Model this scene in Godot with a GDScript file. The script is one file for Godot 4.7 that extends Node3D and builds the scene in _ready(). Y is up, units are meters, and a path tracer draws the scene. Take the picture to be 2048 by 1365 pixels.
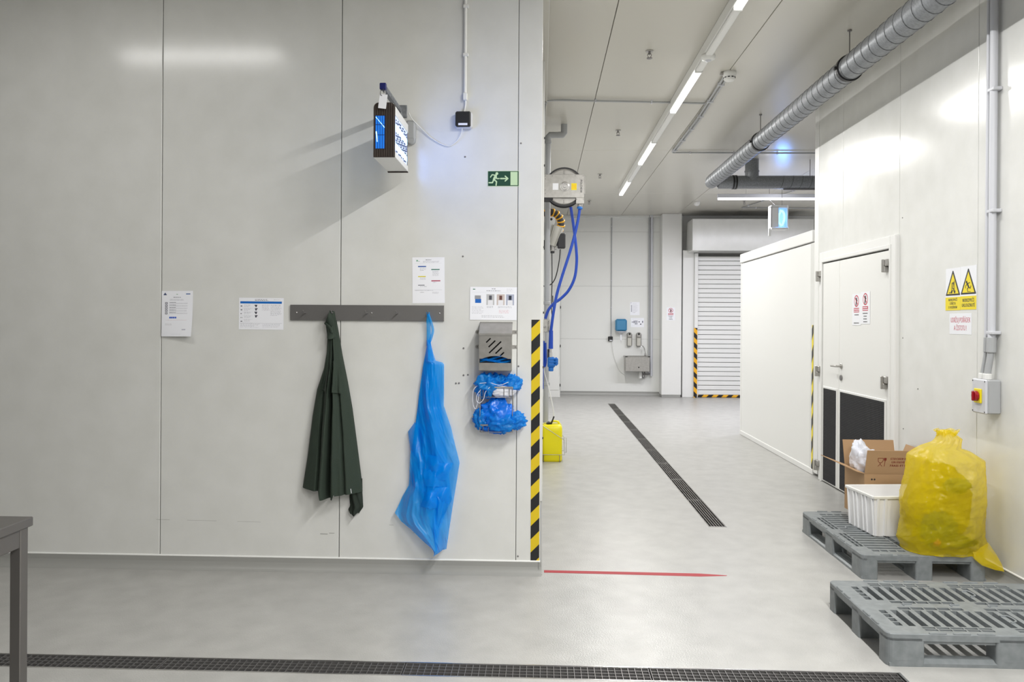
extends Node3D
# Food-plant corridor: metres, y up, camera over the origin; -z runs down the corridor, the near panel wall stands at z = -5.25.

var M := {}
var names := {}
const H := 4.12
const FZ := -5.25
const BZ := -18.3
const RX := 3.0

func _ready() -> void:
	_camera_and_light()
	_materials()
	_room()
	_lamps()
	_ducts_and_ceiling_fittings()
	_front_wall_things()
	_corridor_left_things()
	_far_wall_things()
	_right_wall_things()
	_floor_things()
	_table()

# ---------------------------------------------------------------- camera, light
func _camera_and_light() -> void:
	var cam := Camera3D.new()
	cam.name = "camera"
	cam.position = Vector3(0, 1.66, 0)
	cam.rotation = Vector3(0, 0.0365, 0.0062)
	cam.near = 0.1
	cam.far = 100.0
	cam.projection = Camera3D.PROJECTION_FRUSTUM
	cam.size = 2.0 * 0.1 * 682.5 / 1593.0
	cam.frustum_offset = Vector2(0, -0.1 * 37.5 / 1593.0)
	cam.current = true
	add_child(cam)
	var we := WorldEnvironment.new()
	we.name = "environment"
	var e := Environment.new()
	e.background_mode = Environment.BG_COLOR
	e.background_color = Color(0, 0, 0)
	e.tonemap_mode = Environment.TONE_MAPPER_LINEAR
	e.tonemap_exposure = 1.5
	e.sdfgi_enabled = true
	e.ssao_enabled = true
	e.ssil_enabled = true
	we.environment = e
	add_child(we)

const TRACK_E := [9.5, 11.5, 9.2, 2.8, 3.8, 4.9, 5.8]
const CORRIDOR_LIT := [[4.22, 2.77], [1.30, -0.15], [-1.62, -3.07], [-4.54, -5.99], [-7.46, -8.91], [-10.38, -11.83], [-13.25, -14.66]]

func area(called: String, at: Vector3, rot: Vector3, size: Vector2, energy: float, col := Color(1.0, 0.995, 0.985)) -> void:
	var l := AreaLight3D.new()
	l.name = called
	l.position = at
	l.rotation = rot
	l.area_size = size
	l.light_energy = energy
	l.light_color = col
	l.area_range = 30.0
	l.area_attenuation = 2.0
	l.shadow_enabled = true
	add_child(l, true)

# ---------------------------------------------------------------- helpers: naming
func numbered(n: String) -> String:
	if not names.has(n):
		names[n] = 0
		return n
	names[n] += 1
	return "%s_%03d" % [n, names[n]]

func thing(called: String, label: String, category: String, at := Vector3.ZERO, rot := Vector3.ZERO, group := "") -> Node3D:
	var o := Node3D.new()
	o.name = numbered(called)
	o.position = at
	o.rotation = rot
	tag(o, label, category, group)
	add_child(o)
	return o

func tag(o: Node, label: String, category: String, group := "") -> void:
	o.set_meta("label", label)
	o.set_meta("category", category)
	if group != "":
		o.set_meta("group", group)

func structure(called: String, at := Vector3.ZERO) -> Node3D:
	var o := Node3D.new()
	o.name = numbered(called)
	o.position = at
	o.set_meta("kind", "structure")
	add_child(o)
	return o

func obj(called: String, s: SurfaceTool, m: Material, parent: Node = self) -> MeshInstance3D:
	s.generate_normals()
	s.set_material(m)
	var o := MeshInstance3D.new()
	o.name = numbered(called) if parent == self else called
	o.mesh = s.commit()
	parent.add_child(o, true)
	return o

func copy_mesh(called: String, src: MeshInstance3D, at: Vector3, parent: Node) -> MeshInstance3D:
	var o := MeshInstance3D.new()
	o.name = called
	o.mesh = src.mesh
	o.position = at
	parent.add_child(o, true)
	return o

func twin(src: Node3D, label: String, at: Vector3, group := "") -> Node3D:
	var base := str(src.name).rstrip("0123456789").rstrip("_")
	var o: Node3D = src.duplicate()
	o.name = numbered(base)
	o.position = at
	o.set_meta("label", label)
	if group != "":
		o.set_meta("group", group)
	add_child(o)
	return o

# ---------------------------------------------------------------- helpers: shapes
func ST(smooth := false) -> SurfaceTool:
	var s := SurfaceTool.new()
	s.begin(Mesh.PRIMITIVE_TRIANGLES)
	s.set_smooth_group(0 if smooth else -1)
	return s

func tri(s: SurfaceTool, a: Vector3, b: Vector3, c: Vector3, o: Vector3) -> void:
	if (b - a).cross(c - a).dot(o) > 0.0:
		var t := b
		b = c
		c = t
	s.add_vertex(a)
	s.add_vertex(b)
	s.add_vertex(c)

func quad(s: SurfaceTool, a: Vector3, b: Vector3, c: Vector3, d: Vector3, o: Vector3) -> void:
	tri(s, a, b, c, o)
	tri(s, a, c, d, o)

func box(s: SurfaceTool, c: Vector3, size: Vector3, b := 0.0, q := Basis()) -> void:
	var h := size.abs() * 0.5
	b = minf(b, minf(h.x, minf(h.y, h.z)) * 0.9)
	var P := func(sg: Vector3, ax: int) -> Vector3:
		var v := Vector3.ZERO
		for i in 3:
			v[i] = sg[i] * (h[i] - (0.0 if i == ax else b))
		return c + q * v
	for ax in 3:
		var u := (ax + 1) % 3
		var w := (ax + 2) % 3
		for g in [-1.0, 1.0]:
			var k := []
			for pr in [[-1, -1], [1, -1], [1, 1], [-1, 1]]:
				var sg := Vector3.ZERO
				sg[ax] = g
				sg[u] = pr[0]
				sg[w] = pr[1]
				k.append(P.call(sg, ax))
			var n := Vector3.ZERO
			n[ax] = g
			quad(s, k[0], k[1], k[2], k[3], q * n)
	if b <= 0.0:
		return
	for a1 in 3:
		var a2 := (a1 + 1) % 3
		var a3 := (a1 + 2) % 3
		for g1 in [-1.0, 1.0]:
			for g2 in [-1.0, 1.0]:
				var s0 := Vector3.ZERO
				s0[a1] = g1
				s0[a2] = g2
				var lo := s0
				lo[a3] = -1
				var hi := s0
				hi[a3] = 1
				quad(s, P.call(lo, a1), P.call(hi, a1), P.call(hi, a2), P.call(lo, a2), q * s0)
	for x in [-1.0, 1.0]:
		for y in [-1.0, 1.0]:
			for z in [-1.0, 1.0]:
				var sg := Vector3(x, y, z)
				tri(s, P.call(sg, 0), P.call(sg, 1), P.call(sg, 2), q * sg)

func bx(s: SurfaceTool, x0: float, x1: float, y0: float, y1: float, z0: float, z1: float, b := 0.0) -> void:
	box(s, Vector3(x0 + x1, y0 + y1, z0 + z1) * 0.5, Vector3(x1 - x0, y1 - y0, z1 - z0), b)

func tube(s: SurfaceTool, pts: Array, r: float, n := 8, caps := true, r_end := -1.0) -> void:
	var up := Vector3.ZERO
	var rings := []
	for i in pts.size():
		var t: Vector3 = (pts[mini(i + 1, pts.size() - 1)] - pts[maxi(i - 1, 0)]).normalized()
		if up == Vector3.ZERO:
			up = t.cross(Vector3(0.31, 0.92, 0.23)).normalized()
		else:
			up = (up - t * up.dot(t)).normalized()
		var sd := t.cross(up)
		var rr := r if r_end < 0.0 else lerpf(r, r_end, float(i) / (pts.size() - 1))
		var ring := []
		for k in n:
			var a := TAU * k / n
			ring.append(pts[i] + (up * cos(a) + sd * sin(a)) * rr)
		rings.append(ring)
	s.set_smooth_group(1)
	for i in pts.size() - 1:
		for k in n:
			var k2 := (k + 1) % n
			var mid: Vector3 = (rings[i][k] + rings[i][k2]) * 0.5 - pts[i]
			quad(s, rings[i][k], rings[i][k2], rings[i + 1][k2], rings[i + 1][k], mid)
	s.set_smooth_group(-1)
	if caps:
		for e in [0, pts.size() - 1]:
			var o: Vector3 = (pts[0] - pts[1]) if e == 0 else (pts[-1] - pts[-2])
			for k in n:
				tri(s, pts[e], rings[e][k], rings[e][(k + 1) % n], o)

func lathe(s: SurfaceTool, prof: Array, n := 20, xf := Transform3D(), smooth := true) -> void:
	# prof: Vector2(radius, height) along local y
	s.set_smooth_group(2 if smooth else -1)
	for i in prof.size() - 1:
		var p: Vector2 = prof[i]
		var p2: Vector2 = prof[i + 1]
		for k in n:
			var a := TAU * k / n
			var a2 := TAU * (k + 1) / n
			var d := Vector3(cos(a), 0, sin(a))
			var d2 := Vector3(cos(a2), 0, sin(a2))
			var dm := Vector3(cos((a + a2) * 0.5), 0, sin((a + a2) * 0.5))
			var out := dm * (p2.y - p.y) + Vector3(0, p.x - p2.x, 0)
			var A := xf * (d * p.x + Vector3(0, p.y, 0))
			var B := xf * (d2 * p.x + Vector3(0, p.y, 0))
			var C := xf * (d2 * p2.x + Vector3(0, p2.y, 0))
			var D := xf * (d * p2.x + Vector3(0, p2.y, 0))
			var o := xf.basis * out
			if p.x > 1e-5:
				tri(s, A, B, C, o)
			if p2.x > 1e-5:
				tri(s, A, C, D, o)
	s.set_smooth_group(-1)

func xf_to(at: Vector3, y_dir: Vector3) -> Transform3D:
	var y := y_dir.normalized()
	var x := y.cross(Vector3(0.13, 0.27, 0.95)).normalized()
	return Transform3D(Basis(x, y, x.cross(y)), at)

func cyl(s: SurfaceTool, a: Vector3, b: Vector3, r: float, n := 16, bev := 0.0) -> void:
	var l := (b - a).length()
	var c := minf(bev, minf(r, l * 0.5) * 0.8)
	var pr := [Vector2(0, 0), Vector2(r - c, 0), Vector2(r, c), Vector2(r, l - c), Vector2(r - c, l), Vector2(0, l)]
	lathe(s, pr, n, xf_to(a, b - a), false)

func spl(p: Array, sub := 8) -> Array:
	var out := []
	for i in p.size() - 1:
		var a: Vector3 = p[maxi(i - 1, 0)]
		var b: Vector3 = p[i]
		var c: Vector3 = p[i + 1]
		var d: Vector3 = p[mini(i + 2, p.size() - 1)]
		for k in sub:
			out.append(b.cubic_interpolate(c, a, d, float(k) / sub))
	out.append(p[-1])
	return out

func plate(s: SurfaceTool, pts: Array, z0: float, z1: float) -> void:
	var pp := PackedVector2Array(pts)
	var ix := Geometry2D.triangulate_polygon(pp)
	for i in range(0, ix.size(), 3):
		for z in [[z1, 1.0], [z0, -1.0]]:
			tri(s, Vector3(pp[ix[i]].x, pp[ix[i]].y, z[0]), Vector3(pp[ix[i + 1]].x, pp[ix[i + 1]].y, z[0]), Vector3(pp[ix[i + 2]].x, pp[ix[i + 2]].y, z[0]), Vector3(0, 0, z[1]))
	var cw := Geometry2D.is_polygon_clockwise(pp)
	for i in pp.size():
		var a := pp[i]
		var b := pp[(i + 1) % pp.size()]
		var nn := Vector2(b.y - a.y, a.x - b.x) * (-1.0 if cw else 1.0)
		quad(s, Vector3(a.x, a.y, z0), Vector3(b.x, b.y, z0), Vector3(b.x, b.y, z1), Vector3(a.x, a.y, z1), Vector3(nn.x, nn.y, 0))

func rect2(x0: float, x1: float, y0: float, y1: float) -> Array:
	return [Vector2(x0, y0), Vector2(x1, y0), Vector2(x1, y1), Vector2(x0, y1)]

func disc2(c: Vector2, r: float, n := 14) -> Array:
	var a := []
	for i in n:
		a.append(c + Vector2(cos(TAU * i / n), sin(TAU * i / n)) * r)
	return a

var layer := 0
func stroke(s: SurfaceTool, pts: Array, w: float, z0: float, z1: float) -> void:
	# each piece a hair proud of the one before, so that no two faces coincide
	for i in pts.size() - 1:
		var d: Vector2 = (pts[i + 1] - pts[i]).normalized()
		var n := Vector2(-d.y, d.x) * w * 0.5
		layer = (layer + 2) % 14
		plate(s, [pts[i] + n, pts[i] - n, pts[i + 1] - n, pts[i + 1] + n], z0, z1 + layer * 0.00004)
		plate(s, disc2(pts[i + 1], w * 0.5, 10), z0, z1 + layer * 0.00004 + 0.00004)
	layer = (layer + 2) % 14
	plate(s, disc2(pts[0], w * 0.5, 10), z0, z1 + layer * 0.00004)

# plate in the xz plane with rectangular holes (Rect2 in x, z)
func holed(s: SurfaceTool, r: Rect2, y0: float, y1: float, holes: Array) -> void:
	var xs := [r.position.x, r.end.x]
	var zs := [r.position.y, r.end.y]
	for h in holes:
		for v in [h.position.x, h.end.x]:
			if not xs.has(v):
				xs.append(v)
		for v in [h.position.y, h.end.y]:
			if not zs.has(v):
				zs.append(v)
	xs.sort()
	zs.sort()
	var solid := {}
	for j in zs.size() - 1:
		for i in xs.size() - 1:
			var c := Vector2((xs[i] + xs[i + 1]) * 0.5, (zs[j] + zs[j + 1]) * 0.5)
			var ok := true
			for h in holes:
				if h.has_point(c):
					ok = false
					break
			solid[Vector2i(i, j)] = ok
	for j in zs.size() - 1:
		var i := 0
		while i < xs.size() - 1:
			if not solid[Vector2i(i, j)]:
				i += 1
				continue
			var i0 := i
			while i < xs.size() - 1 and solid[Vector2i(i, j)]:
				i += 1
			for y in [[y1, 1.0], [y0, -1.0]]:
				quad(s, Vector3(xs[i0], y[0], zs[j]), Vector3(xs[i], y[0], zs[j]), Vector3(xs[i], y[0], zs[j + 1]), Vector3(xs[i0], y[0], zs[j + 1]), Vector3(0, y[1], 0))
	for j in zs.size() - 1:
		for i in xs.size() - 1:
			if not solid[Vector2i(i, j)]:
				continue
			for d in [Vector2i(1, 0), Vector2i(-1, 0), Vector2i(0, 1), Vector2i(0, -1)]:
				if solid.get(Vector2i(i, j) + d, false):
					continue
				var a: Vector2
				var b: Vector2
				if d.x != 0:
					var x: float = xs[i + 1] if d.x > 0 else xs[i]
					a = Vector2(x, zs[j])
					b = Vector2(x, zs[j + 1])
				else:
					var z: float = zs[j + 1] if d.y > 0 else zs[j]
					a = Vector2(xs[i], z)
					b = Vector2(xs[i + 1], z)
				quad(s, Vector3(a.x, y0, a.y), Vector3(b.x, y0, b.y), Vector3(b.x, y1, b.y), Vector3(a.x, y1, a.y), Vector3(d.x, 0, d.y))

# a grid of points as a smooth sheet
func sheet(s: SurfaceTool, g: Array, o := Vector3(0, 0, 1), group := 3) -> void:
	s.set_smooth_group(group)
	for i in g.size() - 1:
		for k in g[i].size() - 1:
			var a: Vector3 = g[i][k]
			var b: Vector3 = g[i][k + 1]
			var c: Vector3 = g[i + 1][k + 1]
			var d: Vector3 = g[i + 1][k]
			if a.distance_to(b) + d.distance_to(c) < 1e-6:
				continue
			tri(s, a, b, c, o)
			tri(s, a, c, d, o)
	s.set_smooth_group(-1)

func noise(seed_: int, freq: float, ridged := false) -> FastNoiseLite:
	var n := FastNoiseLite.new()
	n.seed = seed_
	n.frequency = freq
	n.noise_type = FastNoiseLite.TYPE_SIMPLEX_SMOOTH
	n.fractal_type = FastNoiseLite.FRACTAL_RIDGED if ridged else FastNoiseLite.FRACTAL_FBM
	n.fractal_octaves = 3
	return n

# a crumpled lump of film
func crumple(s: SurfaceTool, c: Vector3, size: Vector3, seed_: int, amp := 0.5, nu := 56, nv := 36, q := Basis()) -> void:
	nu = maxi(nu, 56)
	nv = maxi(nv, 36)
	var n3 := noise(seed_ + 13, 3.2, true)
	var n := noise(seed_, 0.55, true)
	var n2 := noise(seed_ + 7, 1.3, true)
	n.fractal_octaves = 2
	n2.fractal_octaves = 2
	var g := []
	for j in nv + 1:
		var row := []
		var th := PI * j / nv
		for i in nu + 1:
			var ph := TAU * (i % nu) / nu
			var d := Vector3(sin(th) * cos(ph), cos(th), sin(th) * sin(ph))
			var r := 1.0 + amp * n.get_noise_3dv(d * 1.6) + amp * 0.3 * n2.get_noise_3dv(d * 1.6) + amp * 0.12 * n3.get_noise_3dv(d * 1.4)
			row.append(c + q * (d * size * 0.5 * r))
		g.append(row)
	s.set_smooth_group(4)
	for j in nv:
		for i in nu:
			var m: Vector3 = (g[j][i] + g[j + 1][i + 1]) * 0.5 - c
			quad(s, g[j][i], g[j][i + 1], g[j + 1][i + 1], g[j + 1][i], m)
	s.set_smooth_group(-1)

func curve_at(p: Array, y: float) -> float:   # p: Vector2(x, y) sorted by falling y
	if y >= p[0].y:
		return p[0].x
	for i in p.size() - 1:
		if y <= p[i].y and y >= p[i + 1].y:
			var t: float = (p[i].y - y) / maxf(p[i].y - p[i + 1].y, 1e-6)
			return lerpf(p[i].x, p[i + 1].x, t)
	return p[-1].x

func text(str_: String, height: float, m: Material, parent: Node, at: Vector3, bold := true, width := 0.0) -> void:
	var t := TextMesh.new()
	var f := SystemFont.new()
	f.font_names = PackedStringArray(["Droid Sans"])
	f.font_weight = 700 if bold else 400
	t.font = f
	t.font_size = 32
	t.pixel_size = height / 23.0
	t.depth = 0.0004
	t.text = str_
	t.material = m
	var o := MeshInstance3D.new()
	o.name = "lettering"
	o.mesh = t
	o.position = at
	if width > 0.0:
		var w := t.get_aabb().size.x
		if w > 0.0:
			o.scale = Vector3(width / w, 1, 1)
	parent.add_child(o, true)

func hazard(parent: Node, w: float, h: float, period: float, yellow: Material, black: Material, slope := 1.0, phase := 0.0) -> void:
	var s := ST()
	box(s, Vector3(0, h * 0.5, 0.0004), Vector3(w, h, 0.0008))
	obj("tape_strip", s, yellow, parent)
	var k := ST()
	var rect := PackedVector2Array(rect2(-w * 0.5, w * 0.5, 0, h))
	var n := int((h + w) / period) + 3
	for i in range(-2, n):
		var y := i * period + phase
		var band := PackedVector2Array([Vector2(-w, y - w * slope), Vector2(w, y + w * slope), Vector2(w, y + w * slope + period * 0.5), Vector2(-w, y - w * slope + period * 0.5)])
		for p in Geometry2D.intersect_polygons(rect, band):
			plate(k, Array(p), 0.0006, 0.0014)
	obj("black_stripes", k, black, parent)

# ---------------------------------------------------------------- helpers: materials
func lin(r: float, g: float, b: float, a := 1.0) -> Color:
	var c := Color(r, g, b).linear_to_srgb()
	c.a = a
	return c

func mat(key: String, c: Color, rough := 0.5, metal := 0.0) -> StandardMaterial3D:
	var m := StandardMaterial3D.new()
	m.resource_name = key
	m.albedo_color = c
	m.roughness = rough
	m.metallic = metal
	M[key] = m
	return m

func noise_tex(seed_: int, freq: float, lo: Color, hi: Color, size := 512, normal := false, strength := 1.0) -> NoiseTexture2D:
	var t := NoiseTexture2D.new()
	t.width = size
	t.height = size
	t.seamless = true
	var n := noise(seed_, freq)
	n.fractal_octaves = 5
	t.noise = n
	if normal:
		t.as_normal_map = true
		t.bump_strength = strength
	else:
		var gr := Gradient.new()
		gr.set_color(0, lo)
		gr.set_color(1, hi)
		t.color_ramp = gr
	return t

func _creases(m: StandardMaterial3D, seed_: int, strength: float, scale: float) -> void:
	var t := NoiseTexture2D.new()
	t.width = 512
	t.height = 512
	t.seamless = true
	var n := noise(seed_, 0.006, true)
	n.fractal_octaves = 3
	n.domain_warp_enabled = true
	n.domain_warp_amplitude = 25.0
	n.domain_warp_frequency = 0.012
	t.noise = n
	t.as_normal_map = true
	t.bump_strength = 12.0
	m.normal_enabled = true
	m.normal_texture = t
	m.normal_scale = strength
	m.uv1_triplanar = true
	m.uv1_scale = Vector3.ONE * scale

func glow(key: String, c: Color, e: float, base := Color(0.9, 0.9, 0.9)) -> StandardMaterial3D:
	var m := mat(key, base, 0.4)
	m.emission_enabled = true
	m.emission = c
	m.emission_energy_multiplier = e
	return m

func _materials() -> void:
	var p := mat("panel", lin(0.74, 0.742, 0.722), 0.18)
	p.uv1_triplanar = true
	p.uv1_world_triplanar = true
	p.uv1_scale = Vector3(0.6, 0.6, 0.6)
	p.albedo_texture = noise_tex(3, 0.01, Color(0.965, 0.965, 0.96), Color(1, 1, 1))
	p.normal_enabled = true
	p.normal_texture = noise_tex(5, 0.05, Color.BLACK, Color.WHITE, 512, true, 1.0)
	p.normal_scale = 0.012
	mat("panel_matt", lin(0.76, 0.765, 0.74), 0.45)
	mat("gap_grey", lin(0.3, 0.3, 0.29), 0.7)
	var c := mat("ceiling", lin(0.58, 0.56, 0.50), 0.27)
	c.normal_enabled = false
	mat("white", lin(0.78, 0.78, 0.76), 0.4)
	mat("trim_white", lin(0.78, 0.78, 0.765), 0.35)
	mat("caulk", lin(0.86, 0.86, 0.84), 0.5)
	mat("gap", lin(0.16, 0.16, 0.15), 0.7)
	var f := mat("floor", lin(0.445, 0.44, 0.422), 1.0)
	f.uv1_triplanar = true
	f.uv1_world_triplanar = true
	f.uv1_scale = Vector3(0.33, 0.33, 0.33)
	f.albedo_texture = noise_tex(11, 0.012, Color(0.92, 0.92, 0.92), Color(1, 1, 1), 1024)
	f.roughness_texture = noise_tex(19, 0.02, Color(0.31, 0.31, 0.31), Color(0.38, 0.38, 0.38), 1024)
	f.roughness_texture_channel = BaseMaterial3D.TEXTURE_CHANNEL_RED
	f.normal_enabled = true
	f.normal_texture = noise_tex(23, 0.3, Color.BLACK, Color.WHITE, 1024, true, 4.0)
	f.normal_scale = 0.1
	mat("cove", lin(0.33, 0.33, 0.315), 0.35)
	var st := mat("steel", lin(0.48, 0.47, 0.45), 0.38, 0.85)
	st.uv1_triplanar = true
	st.uv1_scale = Vector3(2, 2, 2)
	st.albedo_texture = noise_tex(31, 0.03, Color(0.92, 0.915, 0.91), Color(1, 1, 1), 256)
	mat("steel_table", lin(0.16, 0.152, 0.145), 0.42, 0.6)
	mat("room_grey", lin(0.3, 0.3, 0.3), 0.6)
	mat("steel_bright", lin(0.62, 0.61, 0.6), 0.22, 0.95)
	mat("steel_dark", lin(0.25, 0.243, 0.24), 0.42, 0.7)
	var gz := mat("galvanised", lin(0.3, 0.315, 0.335), 0.42, 0.45)
	gz.uv1_triplanar = true
	gz.uv1_scale = Vector3(3, 3, 3)
	gz.albedo_texture = noise_tex(37, 0.05, Color(0.8, 0.8, 0.8), Color(1, 1, 1), 256)
	mat("seam", lin(0.12, 0.125, 0.13), 0.5, 0.6)
	mat("black", lin(0.012, 0.012, 0.013), 0.4)
	mat("dark", lin(0.03, 0.03, 0.033), 0.6)
	mat("channel", lin(0.02, 0.02, 0.02), 0.7)
	mat("yellow_tape", lin(0.72, 0.52, 0.01), 0.4)
	mat("orange_tape", lin(0.8, 0.40, 0.01), 0.4)
	mat("red_tape", lin(0.36, 0.016, 0.026), 0.6)
	mat("paper", lin(0.82, 0.83, 0.87), 0.5)
	mat("grey_plastic", lin(0.33, 0.36, 0.38), 0.5)
	mat("pvc_grey", lin(0.4, 0.41, 0.42), 0.4)
	mat("pvc_light", lin(0.6, 0.61, 0.65), 0.4)
	mat("blue_hose", lin(0.005, 0.055, 0.42), 0.35)
	mat("blue_part", lin(0.01, 0.14, 0.5), 0.4)
	mat("navy", lin(0.005, 0.01, 0.12), 0.4)
	mat("can_yellow", lin(0.82, 0.72, 0.0), 0.35)
	mat("vent", lin(0.02, 0.021, 0.023), 0.55)
	mat("card", lin(0.42, 0.265, 0.14), 0.8)
	mat("card_inside", lin(0.4, 0.235, 0.12), 0.8)
	mat("print_red", lin(0.2, 0.025, 0.012), 0.7)
	mat("sign_green", lin(0.003, 0.055, 0.03), 0.35)
	mat("sign_pale", lin(0.55, 0.72, 0.45), 0.4)
	mat("sign_yellow", lin(0.82, 0.66, 0.01), 0.4)
	mat("sign_red", lin(0.5, 0.02, 0.06), 0.4)
	mat("ink", lin(0.02, 0.02, 0.025), 0.5)
	mat("red_knob", lin(0.3, 0.005, 0.012), 0.3)
	mat("brown_rib", lin(0.06, 0.046, 0.04), 0.4, 0.3)
	mat("motor_cream", lin(0.5, 0.49, 0.44), 0.45)
	mat("green_leaf", lin(0.012, 0.06, 0.004), 0.6)
	mat("mixed_waste", lin(0.42, 0.31, 0.0), 0.6)
	mat("tomato", lin(0.55, 0.09, 0.01), 0.4)
	var pal := mat("pallet", lin(0.235, 0.253, 0.262), 0.45)
	pal.uv1_triplanar = true
	pal.uv1_scale = Vector3(1.5, 1.5, 1.5)
	pal.albedo_texture = noise_tex(41, 0.04, Color(0.86, 0.87, 0.87), Color(1, 1, 1), 256)
	var cloth := mat("coat", lin(0.031, 0.05, 0.034), 0.85)
	cloth.rim_enabled = true
	cloth.rim = 0.3
	cloth.rim_tint = 0.6
	cloth.uv1_triplanar = true
	cloth.uv1_scale = Vector3(8, 8, 8)
	cloth.albedo_texture = noise_tex(43, 0.08, Color(0.75, 0.75, 0.75), Color(1, 1, 1), 256)
	mat("coat_dark", lin(0.017, 0.026, 0.018), 0.9)
	var ap := mat("blue_film", lin(0.0, 0.42, 1.0, 0.8), 0.26)
	_creases(ap, 67, 0.35, 1.1)
	ap.transparency = BaseMaterial3D.TRANSPARENCY_ALPHA
	ap.backlight_enabled = true
	ap.backlight = lin(0.0, 0.42, 1.0)
	var bf := mat("blue_net", lin(0.01, 0.36, 0.9, 0.85), 0.3)
	_creases(bf, 69, 0.8, 5.0)
	bf.transparency = BaseMaterial3D.TRANSPARENCY_ALPHA
	bf.backlight_enabled = true
	bf.backlight = lin(0.02, 0.4, 1.0)
	mat("blue_deep", lin(0.0, 0.15, 0.7), 0.3)
	mat("white_cloth", lin(0.75, 0.76, 0.82), 0.7)
	var yb := mat("yellow_film", lin(0.84, 0.66, 0.0, 0.56), 0.26)
	_creases(yb, 61, 0.9, 2.2)
	yb.transparency = BaseMaterial3D.TRANSPARENCY_ALPHA
	yb.backlight_enabled = true
	yb.backlight = lin(0.8, 0.65, 0.0)
	var cr := mat("crate", lin(0.96, 0.96, 0.97), 0.32)
	cr.backlight_enabled = true
	cr.backlight = lin(0.3, 0.3, 0.3)
	var td := mat("towel_blue", lin(0.02, 0.2, 0.4), 0.2)
	td.clearcoat_enabled = true
	var lf := mat("liner", lin(0.8, 0.82, 0.9, 0.85), 0.35)
	_creases(lf, 73, 0.8, 4.0)
	lf.transparency = BaseMaterial3D.TRANSPARENCY_ALPHA
	glow("lamp_glow", Color(1.0, 0.99, 0.97), 2.2)
	glow("lamp_glow_far", Color(0.93, 0.92, 1.0), 2.0)
	glow("uv_white", Color(0.5, 0.66, 1.0), 0.55)
	glow("uv_blue", Color(0.0, 0.46, 0.86), 0.5, lin(0.02, 0.1, 0.4))
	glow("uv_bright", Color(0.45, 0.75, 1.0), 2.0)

# ---------------------------------------------------------------- the room
func panel(parent: Node, x0: float, x1: float, y0: float, y1: float, z0: float, z1: float, m: Material, called := "panel") -> void:
	var s := ST()
	bx(s, x0, x1, y0, y1, z0, z1, 0.003)
	obj(called, s, m, parent)

# concave epoxy upstand along x (dir x) or z; face at offset 0 growing towards +n
func cove(s: SurfaceTool, a: Vector3, b: Vector3, n: Vector3, h := 0.085, lip := 0.006, foot := 0.05) -> void:
	var prof := [Vector2(0, h), Vector2(lip, h), Vector2(lip, 0.05), Vector2(lip + 0.004, 0.032), Vector2(lip + 0.014, 0.014), Vector2(foot * 0.7, 0.005), Vector2(foot, 0.0)]
	s.set_smooth_group(-1)
	for i in prof.size() - 1:
		if i >= 2:
			s.set_smooth_group(5)
		var p: Vector2 = prof[i]
		var q: Vector2 = prof[i + 1]
		var o := n * (p.y - q.y) + Vector3.UP * (q.x - p.x)
		quad(s, a + n * p.x + Vector3.UP * p.y, b + n * p.x + Vector3.UP * p.y, b + n * q.x + Vector3.UP * q.y, a + n * q.x + Vector3.UP * q.y, o)
	s.set_smooth_group(-1)

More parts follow.
